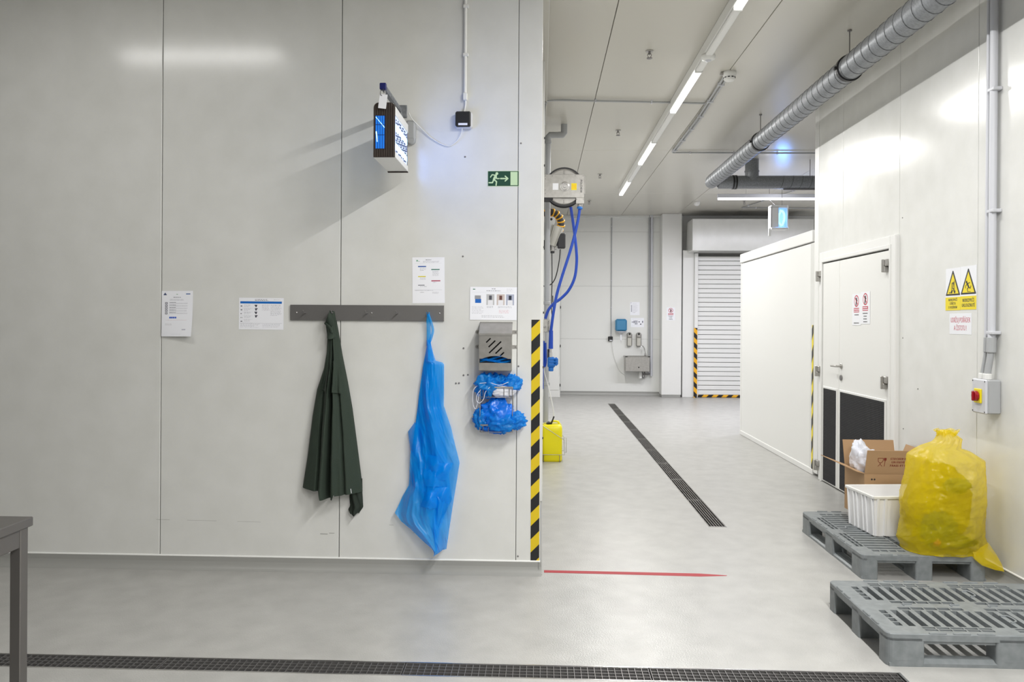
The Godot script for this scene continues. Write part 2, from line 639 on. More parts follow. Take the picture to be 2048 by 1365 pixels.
func _room() -> void:
	# floor: one slab with two channels left open for the drains
	var s := ST()
	var drains := [Rect2(-6.0, -3.86, 7.72, 0.15), Rect2(1.375, -16.42, 0.15, 9.87)]
	holed(s, Rect2(-12.2, -18.6, 19.4, 28.8), -0.12, 0.0, drains)
	bx(s, -12.2, 7.2, -0.2, -0.1, -18.6, 10.2)
	var fl := obj("floor", s, M.floor)
	fl.set_meta("kind", "structure")

	# ceiling panels
	var ce := structure("ceiling")
	var xs := [-12.1, -5.6, -4.363, -3.128, -1.893, -0.658, 0.577, 1.816, 3.051, 4.286, 5.521, 7.1]
	var zs := [-18.5, -15.2, -11.4, -5.3, 0.0, 10.1]
	for i in xs.size() - 1:
		for k in zs.size() - 1:
			panel(ce, xs[i] + 0.003, xs[i + 1] - 0.003, H, H + 0.1, zs[k] + 0.003, zs[k + 1] - 0.003, M.ceiling)
	s = ST()
	bx(s, -12.2, 7.2, H + 0.02, H + 0.2, -18.6, 10.2)
	obj("backing", s, M.gap, ce)

	# near wall, left of the passage
	var wf := structure("wall_front")
	var jx := [-12.1, -6.177, -4.967, -3.756, -2.545, -1.334, -0.157]
	for i in jx.size() - 1:
		panel(wf, jx[i] + 0.0025, jx[i + 1] - 0.0025, 0.085, H, FZ - 0.1, FZ, M.panel)
	s = ST()
	bx(s, -12.1, -0.02, 0.0, H, FZ - 0.12, FZ - 0.012)
	obj("backing", s, M.gap, wf)
	s = ST()
	bx(s, -0.156, 0.0, 0.085, H, FZ - 0.06, FZ + 0.001, 0.002)
	bx(s, -0.06, 0.0, 0.085, H, FZ - 0.12, FZ - 0.05, 0.002)
	obj("corner_flashing", s, M.panel, wf)
	for p in [Vector2(-0.519, 2.094), Vector2(-0.511, 1.486), Vector2(-0.56, 1.254), Vector2(-0.54, 1.255), Vector2(-0.51, 1.308), Vector2(-0.481, 1.311), Vector2(-0.147, 1.37), Vector2(-0.509, 2.752), Vector2(-0.143, 0.117), Vector2(-0.14, 2.841)]:
		s = ST()
		cyl(s, Vector3(p.x, p.y, FZ), Vector3(p.x, p.y, FZ + 0.005), 0.006, 8, 0.002)
		obj("screw", s, M.steel_dark, wf)
	for k in [[-2.57, 0.322, 0.09, 0.002], [-2.36, 0.32, 0.2, 0.0016], [-2.02, 0.316, 0.16, 0.0014], [-1.46, 0.243, 0.05, 0.005], [-1.40, 0.249, 0.035, 0.004], [-1.0, 0.31, 0.03, 0.002], [-0.84, 0.26, 0.03, 0.002]]:
		s = ST()
		box(s, Vector3(k[0] + k[2] * 0.5, k[1], FZ + 0.0002), Vector3(k[2], k[3], 0.0004), 0.0, Basis(Vector3(0, 0, 1), -0.008))
		obj("scuff_mark", s, M.cove, wf)
	var bf := structure("baseboard_front")
	s = ST()
	cove(s, Vector3(-12.1, 0, FZ), Vector3(0.012, 0, FZ), Vector3(0, 0, 1))
	obj("upstand", s, M.cove, bf)
	s = ST()
	tube(s, [Vector3(-12.1, 0.0855, FZ + 0.003), Vector3(0.003, 0.0855, FZ + 0.003)], 0.0065, 8)
	obj("sealant_bead", s, M.caulk, bf)
	# corridor side of that wall
	var wl := structure("wall_corridor")
	s = ST()
	bx(s, -0.12, -0.012, 0.085, H, BZ, FZ - 0.12, 0.002)
	obj("panel", s, M.panel, wl)
	s = ST()
	bx(s, -0.012, 0.05, H - 0.06, H, -18.2, FZ - 0.12, 0.004)
	obj("ceiling_flashing", s, M.ceiling, wl)
	s = ST()
	bx(s, -0.012, 0.02, 0.02, H - 0.06, -7.45, -7.3, 0.004)
	obj("guide_post", s, M.trim_white, wl)
	for y in [0.6, 1.25, 1.75, 2.35, 3.1, 3.35]:
		s = ST()
		box(s, Vector3(0.021, y, -7.31), Vector3(0.012, 0.02, 0.02), 0.003)
		obj("bolt", s, M.dark, wl)
	var bc := structure("baseboard_corridor")
	s = ST()
	cove(s, Vector3(-0.012, 0, -18.3), Vector3(-0.012, 0, FZ + 0.012), Vector3(1, 0, 0), 0.085, 0.006, 0.03)
	obj("upstand", s, M.cove, bc)

	# far wall
	var wb := structure("wall_back")
	var ys := [0.085, 1.29, 2.5, 3.745, H]
	var bxs := [-0.12, 0.447, 3.16, 7.1]
	for i in ys.size() - 1:
		for k in bxs.size() - 1:
			panel(wb, bxs[k] + 0.0015, bxs[k + 1] - 0.0015, ys[i] + 0.0015, ys[i + 1] - 0.0015, BZ - 0.1, BZ, M.panel_matt)
	s = ST()
	bx(s, -0.2, 7.1, 0.0, H, BZ - 0.2, BZ - 0.006)
	obj("backing", s, M.gap_grey, wb)
	s = ST()
	bx(s, 0.0, 2.7, H - 0.05, H, BZ, BZ + 0.05, 0.004)
	obj("ceiling_flashing", s, M.panel, wb)
	var bb := structure("baseboard_back")
	s = ST()
	cove(s, Vector3(0.42, 0, BZ), Vector3(3.25, 0, BZ), Vector3(0, 0, 1), 0.08)
	obj("upstand", s, M.cove, bb)

	# pillar by the far wall
	var pl := structure("column")
	s = ST()
	bx(s, 2.70, 3.14, 0.05, H, BZ + 0.002, BZ + 0.35, 0.01)
	obj("casing", s, M.white, pl)
	s = ST()
	bx(s, 2.71, 3.13, 0.0, 0.05, BZ + 0.002, BZ + 0.335, 0.004)
	obj("plinth", s, M.cove, pl)

	# right wall with the double door
	var wr := structure("wall_right")
	var zj := [-8.745, -8.05, -6.797, -5.595, -4.39, -3.18, -1.97, -0.76, 0.45, 1.66, 10.0]
	for i in zj.size() - 1:
		var z0: float = zj[i] + 0.0025
		var z1: float = zj[i + 1] - 0.0025
		if i < 2:
			panel(wr, RX, RX + 0.1, 2.33, H, z0, z1, M.panel)
		else:
			panel(wr, RX, RX + 0.1, 0.085, H, z0, z1, M.panel)
	panel(wr, RX, RX + 0.1, 0.085, 2.33, -8.745, -8.555, M.panel)
	panel(wr, RX, RX + 0.1, 0.085, 2.33, -6.86, -6.797, M.panel)
	s = ST()
	bx(s, RX + 0.012, RX + 0.12, 2.31, H, -8.745, -6.86)
	bx(s, RX + 0.012, RX + 0.12, 0.0, H, -6.86, 10.0)
	bx(s, RX + 0.012, RX + 0.12, 0.0, 2.31, -8.745, -8.56)
	obj("backing", s, M.gap, wr)
	s = ST()
	bx(s, RX - 0.002, RX + 0.13, 0.03, H, -8.87, -8.745, 0.003)
	obj("corner_flashing", s, M.trim_white, wr)
	s = ST()
	bx(s, RX - 0.05, RX, H - 0.05, H, -8.87, 10.0, 0.004)
	obj("ceiling_flashing", s, M.panel, wr)
	for p in [Vector2(2.55, -6.74), Vector2(1.55, -6.72), Vector2(0.8, -6.70), Vector2(1.15, -6.45), Vector2(0.25, -6.72), Vector2(1.9, -8.7), Vector2(1.2, -8.7)]:
		s = ST()
		cyl(s, Vector3(RX, p.x, p.y), Vector3(RX - 0.004, p.x, p.y), 0.006, 8, 0.002)
		obj("screw", s, M.steel_dark, wr)
	var br := structure("baseboard_right")
	s = ST()
	cove(s, Vector3(RX, 0, -6.79), Vector3(RX, 0, 10.0), Vector3(-1, 0, 0))
	obj("upstand", s, M.cove, br)
	s = ST()
	tube(s, [Vector3(RX - 0.003, 0.0855, -6.79), Vector3(RX - 0.003, 0.0855, 10.0)], 0.0065, 8)
	obj("sealant_bead", s, M.caulk, br)

	# low cold-room partition beyond the right wall
	var wp := structure("wall_partition")
	s = ST()
	bx(s, RX, RX + 0.1, 0.06, 2.56, -12.03, -8.99, 0.004)
	obj("panel", s, M.white, wp)
	s = ST()
	bx(s, RX - 0.02, RX + 0.12, 2.57, 2.70, -11.36, -8.90, 0.006)
	obj("fascia", s, M.trim_white, wp)
	s = ST()
	bx(s, RX - 0.02, RX + 0.12, 2.57, 2.70, -12.08, -11.363, 0.006)
	obj("fascia", s, M.trim_white, wp)
	s = ST()
	bx(s, RX - 0.008, RX + 0.11, 0.03, 2.565, -12.08, -12.03, 0.004)
	obj("end_post", s, M.trim_white, wp)
	s = ST()
	bx(s, RX - 0.004, RX + 0.1, 0.06, 2.56, -8.985, -8.87, 0.003)
	obj("edge_trim", s, M.panel, wp)
	s = ST()
	bx(s, RX - 0.012, RX + 0.1, 0.0, 0.065, -12.08, -8.87, 0.006)
	obj("kick_strip", s, M.trim_white, wp)

	# enclosing walls out of view
	var w2 := structure("wall_left")
	panel(w2, -12.2, -12.1, 0, H, FZ, 10.0, M.room_grey)
	var w3 := structure("wall_behind")
	panel(w3, -12.1, 3.1, 0, H, 10.0, 10.1, M.room_grey)
	var w4 := structure("wall_side")
	panel(w4, 7.1, 7.2, 0, H, -18.5, -8.75, M.panel)
	var w5 := structure("wall_return")
	panel(w5, 3.14, 7.1, 0, H, -8.74, -8.64, M.panel)

	_door_1()
	_shutter()

func _door_1() -> void:
	var d := structure("door_1")
	var m: Material = M.trim_white
	var s := ST()
	# frame: jambs and head
	bx(s, RX - 0.035, RX + 0.02, 0.0, 2.42, -8.625, -8.52, 0.008)
	bx(s, RX - 0.035, RX + 0.02, 0.0, 2.42, -6.898, -6.79, 0.008)
	bx(s, RX - 0.035, RX + 0.02, 2.31, 2.42, -8.52, -6.898, 0.008)
	bx(s, RX - 0.045, RX - 0.03, 0.0, 2.345, -8.545, -8.52, 0.004)
	bx(s, RX - 0.045, RX - 0.03, 0.0, 2.345, -6.898, -6.873, 0.004)
	bx(s, RX - 0.045, RX - 0.03, 2.31, 2.345, -8.52, -6.898, 0.004)
	obj("door_frame", s, m, d)
	s = ST()
	bx(s, RX + 0.03, RX + 0.06, 0.0, 2.32, -8.53, -6.89)
	obj("door_gap", s, M.dark, d)
	for i in 2:
		var z0: float = [-8.514, -8.048][i]
		var z1: float = [-8.053, -6.905][i]
		s = ST()
		bx(s, RX - 0.03, RX + 0.03, 0.012, 2.298, z0, z1, 0.006)
		var leaf := obj("door_leaf", s, M.white, d)
		s = ST()
		var a := z0 + 0.04
		var b := z1 - (0.05 if i == 0 else 0.075)
		bx(s, RX - 0.036, RX - 0.02, 0.03, 0.995, a, b, 0.002)
		var kp := obj("kick_plate", s, M.vent, leaf)
		kp.set_meta("label", "black woven rubber kick plate")
		s = ST()
		bx(s, RX - 0.04, RX - 0.028, 0.99, 1.012, a - 0.01, b + 0.01, 0.003)
		bx(s, RX - 0.04, RX - 0.028, 0.02, 1.012, b, b + 0.02, 0.003)
		obj("plate_edging", s, M.trim_white, leaf)
		# woven ribs of the plate
		s = ST()
		var zz := a + 0.01
		while zz < b - 0.008:
			bx(s, RX - 0.0385, RX - 0.035, 0.035, 0.985, zz, zz + 0.004, 0.001)
			zz += 0.012
		var yy := 0.045
		while yy < 0.98:
			bx(s, RX - 0.038, RX - 0.035, yy, yy + 0.004, a + 0.004, b - 0.004, 0.001)
			yy += 0.016
		var w := obj("plate_weave", s, M.dark, leaf)
		w.set_meta("kind", "stuff")
	for h in [[2.17, -8.60, -1], [1.16, -8.61, -1], [0.155, -8.63, -1], [2.165, -6.96, 1], [1.16, -6.965, 1]]:
		s = ST()
		var z: float = h[1]
		bx(s, RX - 0.062, RX - 0.03, h[0] - 0.005, h[0] + 0.055, z - 0.05, z + 0.06, 0.006)
		bx(s, RX - 0.068, RX - 0.03, h[0] - 0.055, h[0] - 0.005, z - (0.04 if h[2] < 0 else 0.03), z + 0.03, 0.006)
		cyl(s, Vector3(RX - 0.065, h[0] - 0.055, z), Vector3(RX - 0.065, h[0] + 0.055, z), 0.014, 12, 0.003)
		obj("hinge", s, M.steel, d)
	s = ST()
	cyl(s, Vector3(RX - 0.03, 1.245, -7.985), Vector3(RX - 0.04, 1.245, -7.985), 0.028, 16, 0.003)
	tube(s, [Vector3(RX - 0.035, 1.245, -7.985), Vector3(RX - 0.085, 1.245, -7.985)], 0.01, 10)
	tube(s, spl([Vector3(RX - 0.083, 1.245, -7.975), Vector3(RX - 0.088, 1.245, -8.02), Vector3(RX - 0.085, 1.243, -8.115)]), 0.0105, 10)
	obj("door_handle", s, M.steel, d)
	s = ST()
	cyl(s, Vector3(RX - 0.03, 1.13, -7.985), Vector3(RX - 0.042, 1.13, -7.985), 0.028, 16, 0.003)
	box(s, Vector3(RX - 0.043, 1.125, -7.985), Vector3(0.004, 0.03, 0.01), 0.001)
	obj("lock_escutcheon", s, M.steel_dark, d)

func _shutter() -> void:
	var d := structure("door_2")
	var s := ST()
	# housing
	bx(s, 3.265, 5.86, 3.24, 3.93, -18.1, -17.38, 0.008)
	obj("shutter_housing", s, M.panel, d)
	s = ST()
	bx(s, 3.17, 3.42, 0.0, 3.3, -18.29, -17.98, 0.006)
	bx(s, 3.42, 3.50, 0.0, 3.23, -18.2, -17.92, 0.006)
	bx(s, 5.68, 5.95, 0.0, 3.25, -18.29, -17.92, 0.006)
	obj("guide_rail", s, M.trim_white, d)
	s = ST()
	bx(s, 3.30, 5.8, 0.2, 3.24, -18.22, -18.08)
	obj("curtain_backing", s, M.gap, d)
	var base: MeshInstance3D = null
	for i in 30:
		var y := 0.115 + i * 0.1035
		if base == null:
			s = ST()
			bx(s, 3.50, 5.68, -0.047, 0.047, -0.02, 0.02, 0.008)
			base = obj("slat", s, M.trim_white, d)
			base.position = Vector3(0, y, -18.03)
		else:
			copy_mesh("slat", base, Vector3(0, y, -18.03), d)
	s = ST()
	bx(s, 3.50, 5.68, 0.01, 0.066, -18.06, -18.0, 0.01)
	obj("bottom_bar", s, M.trim_white, d)
	# recess between pillar and guide
	var t := structure("trim_1")
	s = ST()
	bx(s, 3.145, 3.17, 0.05, 3.12, -18.29, -18.24, 0.003)
	bx(s, 3.145, 3.25, 3.12, 3.30, -18.29, -18.1, 0.004)
	obj("jamb_strip", s, M.panel, t)

# ---------------------------------------------------------------- lamps
func _lamps() -> void:
	var down := Vector3(-PI / 2, 0, 0)
	var tr := thing("lighting_track", "long white lighting track fixed under the corridor ceiling, running towards the far wall", "lighting track", Vector3(1.45, H, 0))
	var s := ST()
	bx(s, -0.04, 0.04, -0.1, -0.002, -14.68, 4.3, 0.004)
	obj("channel", s, M.trim_white, tr)
	var cover: Array = [[2.75, 1.32], [-0.17, -1.60], [-3.09, -4.52], [-6.01, -7.44], [-8.93, -10.36], [-11.85, -13.23]]
	for c in cover:
		s = ST()
		bx(s, -0.032, 0.032, -0.125, -0.098, c[1], c[0], 0.008)
		obj("blank_cover", s, M.white, tr)
	var which := ["behind the viewer, end of the ceiling track", "directly above the viewer on the ceiling track", "nearest the viewer, above the foreground floor", "cut off by the photo's top edge", "second lit one, beside the smoke detector's conduit", "third lit one along the track, before the hose reel", "farthest lit one at the end of the ceiling track"]
	for i in CORRIDOR_LIT.size():
		var z0: float = CORRIDOR_LIT[i][0]
		var z1: float = CORRIDOR_LIT[i][1]
		var zc := (z0 + z1) * 0.5
		var l := thing("linear_lamp", "lit white linear lamp, " + which[i], "lamp", Vector3(1.45, H - 0.1, zc), Vector3.ZERO, "lit lamps of the corridor track")
		s = ST()
		var hl := absf(z0 - z1) * 0.5
		bx(s, -0.032, 0.032, -0.026, -0.0005, -hl + 0.01, hl - 0.01, 0.008)
		obj("diffuser", s, M.lamp_glow, l)
		for g in [-1.0, 1.0]:
			s = ST()
			bx(s, -0.036, 0.036, -0.03, -0.0005, g * hl - 0.01, g * hl + 0.01, 0.004)
			obj("end_cap", s, M.trim_white, l)
		area("linear_lamp_light", Vector3(1.45, H - 0.132, zc), down, Vector2(0.064, hl * 2 - 0.04), TRACK_E[i])
	# lamps over the foreground, reflected in the near wall
	for k in 1:
		var xc: float = [-3.0, -5.9][k]
		var l := thing("linear_lamp", ["lit white linear lamp across the foreground ceiling, nearer the corridor", "lit white linear lamp across the foreground ceiling, further from the corridor"][k], "lamp", Vector3(xc, H, -3.6))
		s = ST()
		bx(s, -0.72, 0.72, -0.1, 0.0, -0.04, 0.04, 0.004)
		obj("housing", s, M.trim_white, l)
		s = ST()
		bx(s, -0.71, 0.71, -0.126, -0.099, -0.032, 0.032, 0.008)
		obj("diffuser", s, M.lamp_glow, l)
		area("linear_lamp_light", Vector3(xc, H - 0.132, -3.6), down, Vector2(1.42, 0.064), 1.35)
	# lamp across the far side room
	var f := thing("linear_lamp", "long white lamp hung crosswise below the far ventilation duct", "lamp", Vector3(4.9, 3.86, -14.2))
	s = ST()
	bx(s, -1.8, 1.8, 0.02, 0.09, -0.03, 0.03, 0.004)
	obj("housing", s, M.pvc_light, f)
	s = ST()
	bx(s, -1.79, 1.79, -0.012, 0.021, -0.03, 0.03, 0.006)
	obj("diffuser", s, M.lamp_glow_far, f)
	for x in [-1.3, 0.2, 1.4]:
		s = ST()
		tube(s, [Vector3(x, 0.09, 0), Vector3(x, H - 3.86, 0)], 0.003, 6)
		obj("hanger", s, M.steel, f)
	area("linear_lamp_light", Vector3(4.9, 3.843, -14.2), down, Vector2(3.5, 0.06), 13.0, Color(0.96, 0.96, 1.0))

# ---------------------------------------------------------------- ducts, detectors, conduits
func spiral(s: SurfaceTool, a: Vector3, b: Vector3, r: float, pitch: float) -> void:
	var l := (b - a).length()
	var xf := xf_to(a, b - a)
	var n := int(l / pitch * 20)
	var pts := []
	for i in n + 1:
		var t := l * i / n
		var an := TAU * t / pitch
		pts.append(xf * Vector3(cos(an) * r, t, sin(an) * r))
	tube(s, pts, 0.004, 4, false)

func _ducts_and_ceiling_fittings() -> void:
	var DX := 2.56
	var DY := 3.8
	var dz := -12.05
	var d := thing("ventilation_duct", "long round galvanised spiral duct hung along the top of the right wall", "duct")
	var s := ST()
	tube(s, [Vector3(DX, DY, 2.5), Vector3(DX, DY, dz + 0.02)], 0.1, 32)
	obj("pipe", s, M.galvanised, d)
	s = ST()
	spiral(s, Vector3(DX, DY, 2.5), Vector3(DX, DY, dz + 0.05), 0.1, 0.14)
	obj("spiral_seam", s, M.seam, d)
	s = ST()
	lathe(s, [Vector2(0, -0.1), Vector2(0.085, -0.1), Vector2(0.1, -0.085), Vector2(0.1, 0.06)], 28, xf_to(Vector3(DX, DY, dz), Vector3(0, 0, 1)))
	obj("end_cap", s, M.galvanised, d)
	for z in [-6.75, -9.45, -3.9, -1.2]:
		s = ST()
		lathe(s, [Vector2(0.101, -0.02), Vector2(0.112, -0.02), Vector2(0.112, 0.02), Vector2(0.101, 0.02)], 28, xf_to(Vector3(DX, DY, z), Vector3(0, 0, 1)), false)
		box(s, Vector3(DX - 0.115, DY, z), Vector3(0.03, 0.025, 0.03), 0.003)
		var cl := obj("clamp_ring", s, M.black, d)
		s = ST()
		tube(s, [Vector3(DX, DY + 0.11, z), Vector3(DX, H, z)], 0.005, 6)
		cyl(s, Vector3(DX, H - 0.012, z), Vector3(DX, H, z), 0.018, 8)
		obj("hanger_rod", s, M.steel_dark, cl)
	var e := thing("ventilation_duct", "galvanised branch duct crossing the far side room, joined to the long duct", "duct")
	s = ST()
	tube(s, [Vector3(DX + 0.08, DY - 0.02, dz), Vector3(7.05, DY - 0.02, dz)], 0.098, 28)
	obj("pipe", s, M.galvanised, e)
	s = ST()
	spiral(s, Vector3(3.55, DY - 0.02, dz), Vector3(7.0, DY - 0.02, dz), 0.098, 0.14)
	obj("spiral_seam", s, M.seam, e)
	s = ST()
	for x in [2.86, 2.9]:
		lathe(s, [Vector2(0.098, -0.012), Vector2(0.106, -0.012), Vector2(0.106, 0.012), Vector2(0.098, 0.012)], 28, xf_to(Vector3(x, DY - 0.02, dz), Vector3(1, 0, 0)), false)
	obj("joint_band", s, M.black, e)
	s = ST()
	lathe(s, [Vector2(0.1, 0.0), Vector2(0.1, 0.34)], 24, Transform3D(Basis(), Vector3(3.14, DY - 0.02, dz)))
	lathe(s, [Vector2(0.1, 0.13), Vector2(0.108, 0.13), Vector2(0.108, 0.15), Vector2(0.1, 0.15)], 24, Transform3D(Basis(), Vector3(3.14, DY, dz)), false)
	obj("ceiling_spigot", s, M.galvanised, e)
	s = ST()
	tube(s, [Vector3(3.6, DY - 0.13, dz + 0.02), Vector3(4.9, DY - 0.13, dz + 0.02)], 0.012, 8)
	obj("support_rail", s, M.steel_dark, e)
	for x in [4.0, 5.6]:
		s = ST()
		tube(s, [Vector3(x, DY + 0.07, dz), Vector3(x, H, dz)], 0.005, 6)
		obj("hanger_rod", s, M.steel_dark, e)

	# sprinkler heads
	var sp := thing("sprinkler", "small dark ceiling sprinkler nearest the viewer, in the bay left of the track", "sprinkler", Vector3(0.963, H, -7.23), Vector3.ZERO, "ceiling sprinklers")
	s = ST()
	cyl(s, Vector3(0, 0, 0), Vector3(0, -0.008, 0), 0.035, 16, 0.002)
	obj("rosette", s, M.steel, sp)
	s = ST()
	cyl(s, Vector3(0, -0.005, 0), Vector3(0, -0.035, 0), 0.01, 10)
	tube(s, spl([Vector3(-0.006, -0.02, 0), Vector3(-0.018, -0.04, 0), Vector3(-0.004, -0.065, 0)]), 0.003, 6)
	tube(s, spl([Vector3(0.006, -0.02, 0), Vector3(0.018, -0.04, 0), Vector3(0.004, -0.065, 0)]), 0.003, 6)
	cyl(s, Vector3(0, -0.065, 0), Vector3(0, -0.07, 0), 0.026, 12)
	obj("nozzle", s, M.steel_dark, sp)
	for a in [[Vector3(0.966, H, -10.2), "small dark ceiling sprinkler second from the viewer, left of the track"], [Vector3(0.956, H, -13.2), "small dark ceiling sprinkler right above the hose reel, third from the viewer"], [Vector3(0.953, H, -16.1), "small dark ceiling sprinkler farthest back on the left of the track"], [Vector3(4.05, H, -16.1), "small dark ceiling sprinkler in front of the shutter housing"], [Vector3(4.25, H, -13.7), "small dark ceiling sprinkler above the far ventilation duct"]]:
		twin(sp, a[1], a[0], "ceiling sprinklers")

	# smoke detectors
	var sm := thing("smoke_detector", "large round white smoke detector with slots at the conduit's end", "detector", Vector3(1.823, H, -7.85))
	s = ST()
	lathe(s, [Vector2(0, 0), Vector2(0.065, 0), Vector2(0.065, -0.035), Vector2(0.058, -0.045), Vector2(0.055, -0.075), Vector2(0.04, -0.09), Vector2(0, -0.092)], 24)
	obj("housing", s, M.white, sm)
	for k in 10:
		s = ST()
		var an := TAU * k / 10
		box(s, Vector3(cos(an) * 0.056, -0.06, sin(an) * 0.056), Vector3(0.006, 0.01, 0.022), 0.001, Basis(Vector3.UP, -an))
		obj("slot", s, M.dark, sm)
	s = ST()
	box(s, Vector3(-0.075, -0.02, 0.0), Vector3(0.03, 0.03, 0.04), 0.004)
	obj("cable_gland", s, M.steel, sm)
	var sm2 := thing("smoke_detector", "small round white smoke detector far back, near the shutter housing", "detector", Vector3(3.127, H, -16.2))
	s = ST()
	lathe(s, [Vector2(0, 0), Vector2(0.06, 0), Vector2(0.06, -0.03), Vector2(0.055, -0.06), Vector2(0.035, -0.08), Vector2(0, -0.082)], 20)
	obj("housing", s, M.white, sm2)
	s = ST()
	cyl(s, Vector3(0, -0.08, 0), Vector3(0, -0.088, 0), 0.018, 12)
	obj("lens", s, M.pvc_light, sm2)
	var ms := thing("motion_sensor", "flat round white motion sensor set under the lighting track", "sensor", Vector3(1.452, H - 0.1, -7.05))
	s = ST()
	lathe(s, [Vector2(0, 0), Vector2(0.06, 0), Vector2(0.064, -0.012), Vector2(0.06, -0.038), Vector2(0.035, -0.048), Vector2(0, -0.048)], 24)
	obj("housing", s, M.white, ms)
	s = ST()
	lathe(s, [Vector2(0.03, -0.047), Vector2(0.02, -0.058), Vector2(0, -0.062)], 16)
	obj("lens", s, M.pvc_light, ms)

	# cable conduits on the ceiling
	var y := H - 0.022
	_conduit("grey conduit crossing the ceiling from the left wall to the smoke detector's run", spl([Vector3(0.02, y - 0.3, -8.62), Vector3(0.03, y - 0.08, -8.65), Vector3(0.1, y, -8.75), Vector3(0.5, y, -8.77), Vector3(1.2, y, -8.83), Vector3(1.8, y, -8.89)], 5), 0.011, Vector3(0, 1, 0))
	_conduit("pair of grey conduits running back from the large smoke detector", [Vector3(1.79, y, -7.93), Vector3(1.845, y, -9.6), Vector3(1.85, y, -11.4)], 0.011, Vector3(0, 1, 0), Vector3(0.035, 0, 0))
	_conduit("grey conduit crossing the ceiling behind the hanging duct", [Vector3(1.86, y, -11.45), Vector3(4.0, y, -11.5), Vector3(7.0, y, -11.55)], 0.011, Vector3(0, 1, 0))
	_conduit("grey conduit running diagonally on the ceiling above the far fly lamp", [Vector3(4.75, y, -13.9), Vector3(4.2, y, -16.9), Vector3(7.0, y, -17.0)], 0.011, Vector3(0, 1, 0))

func _conduit(label: String, pts: Array, r: float, n: Vector3, pair := Vector3.ZERO, m: Material = null, called := "cable_conduit") -> Node3D:
	var c := thing(called, label, "conduit")
	var s := ST()
	tube(s, pts, r, 10)
	obj("pipe", s, m if m else M.pvc_grey, c)
	if pair != Vector3.ZERO:
		var p2 := []
		for p in pts:
			p2.append(p + pair)
		s = ST()
		tube(s, p2, r, 10)
		obj("pipe", s, m if m else M.pvc_grey, c)
	var acc := 0.25
	for i in pts.size() - 1:
		var a: Vector3 = pts[i]
		var b: Vector3 = pts[i + 1]
		var l := a.distance_to(b)
		while acc < l:
			var p := a.lerp(b, acc / l)
			s = ST()
			box(s, p + pair * 0.5, Vector3(0.02, 0.02, 0.02) + n.abs() * 0.016 + pair.abs() + (b - a).abs() / l * -0.004 + (Vector3.ONE - n.abs() - (b - a).abs() / l) * 0.012, 0.002)
			obj("clip", s, M.pvc_light, c)
			acc += 0.62
		acc -= l
	return c

# ---------------------------------------------------------------- printed sheets
func img(w: int, h: int, c := Color(0.95, 0.955, 0.98)) -> Image:
	var i := Image.create(w, h, false, Image.FORMAT_RGB8)
	i.fill(c)
	return i

func fillr(i: Image, x: float, y: float, w: float, h: float, c: Color) -> void:   # in fractions of the sheet
	i.fill_rect(Rect2i(int(x * i.get_width()), int(y * i.get_height()), maxi(1, int(w * i.get_width())), maxi(1, int(h * i.get_height()))), c)

func lines(i: Image, r: RandomNumberGenerator, x: float, y: float, w: float, n: int, step: float, c := Color(0.45, 0.45, 0.5), th := 0.008) -> void:
	for k in n:
		var px := x
		var end := x + w * (r.randf_range(0.55, 1.0) if k % 3 == 2 else r.randf_range(0.9, 1.0))
		while px < end:
			var l := r.randf_range(0.015, 0.05)
			fillr(i, px, y + k * step, minf(l, end - px), th, c.lightened(r.randf_range(0.0, 0.35)))
			px += l + 0.012

func paper_mat(i: Image) -> StandardMaterial3D:
	var m := StandardMaterial3D.new()
	m.albedo_texture = ImageTexture.create_from_image(i)
	m.roughness = 0.45
	return m

# a sheet in its own xy plane facing +z; curl lifts the lower right corner
func paper(called: String, label: String, w: float, h: float, at: Vector3, rot: Vector3, m: Material, curl := 0.0, category := "notice", group := "") -> Node3D:
	var p := thing(called, label, category, at, rot, group)
	var s := ST(true)
	var n := 8
	var pos := func(i: int, j: int) -> Vector3:
		var u := float(i) / n
		var v := float(j) / n
		return Vector3((u - 0.5) * w, (0.5 - v) * h, 0.0015 + curl * pow(v, 2.2) * (0.25 + 0.75 * u))
	for j in n:
		for i in n:
			for t in [[0, 0], [1, 0], [1, 1], [0, 0], [1, 1], [0, 1]]:
				s.set_uv(Vector2(float(i + t[0]) / n, float(j + t[1]) / n))
				s.add_vertex(pos.call(i + t[0], j + t[1]))
	obj("printed_face", s, m, p)
	s = ST(true)
	for j in n:
		for i in n:
			for t in [[0, 0], [1, 1], [1, 0], [0, 0], [0, 1], [1, 1]]:
				s.add_vertex(pos.call(i + t[0], j + t[1]) - Vector3(0, 0, 0.0006))
	obj("back_face", s, M.paper, p)
	return p

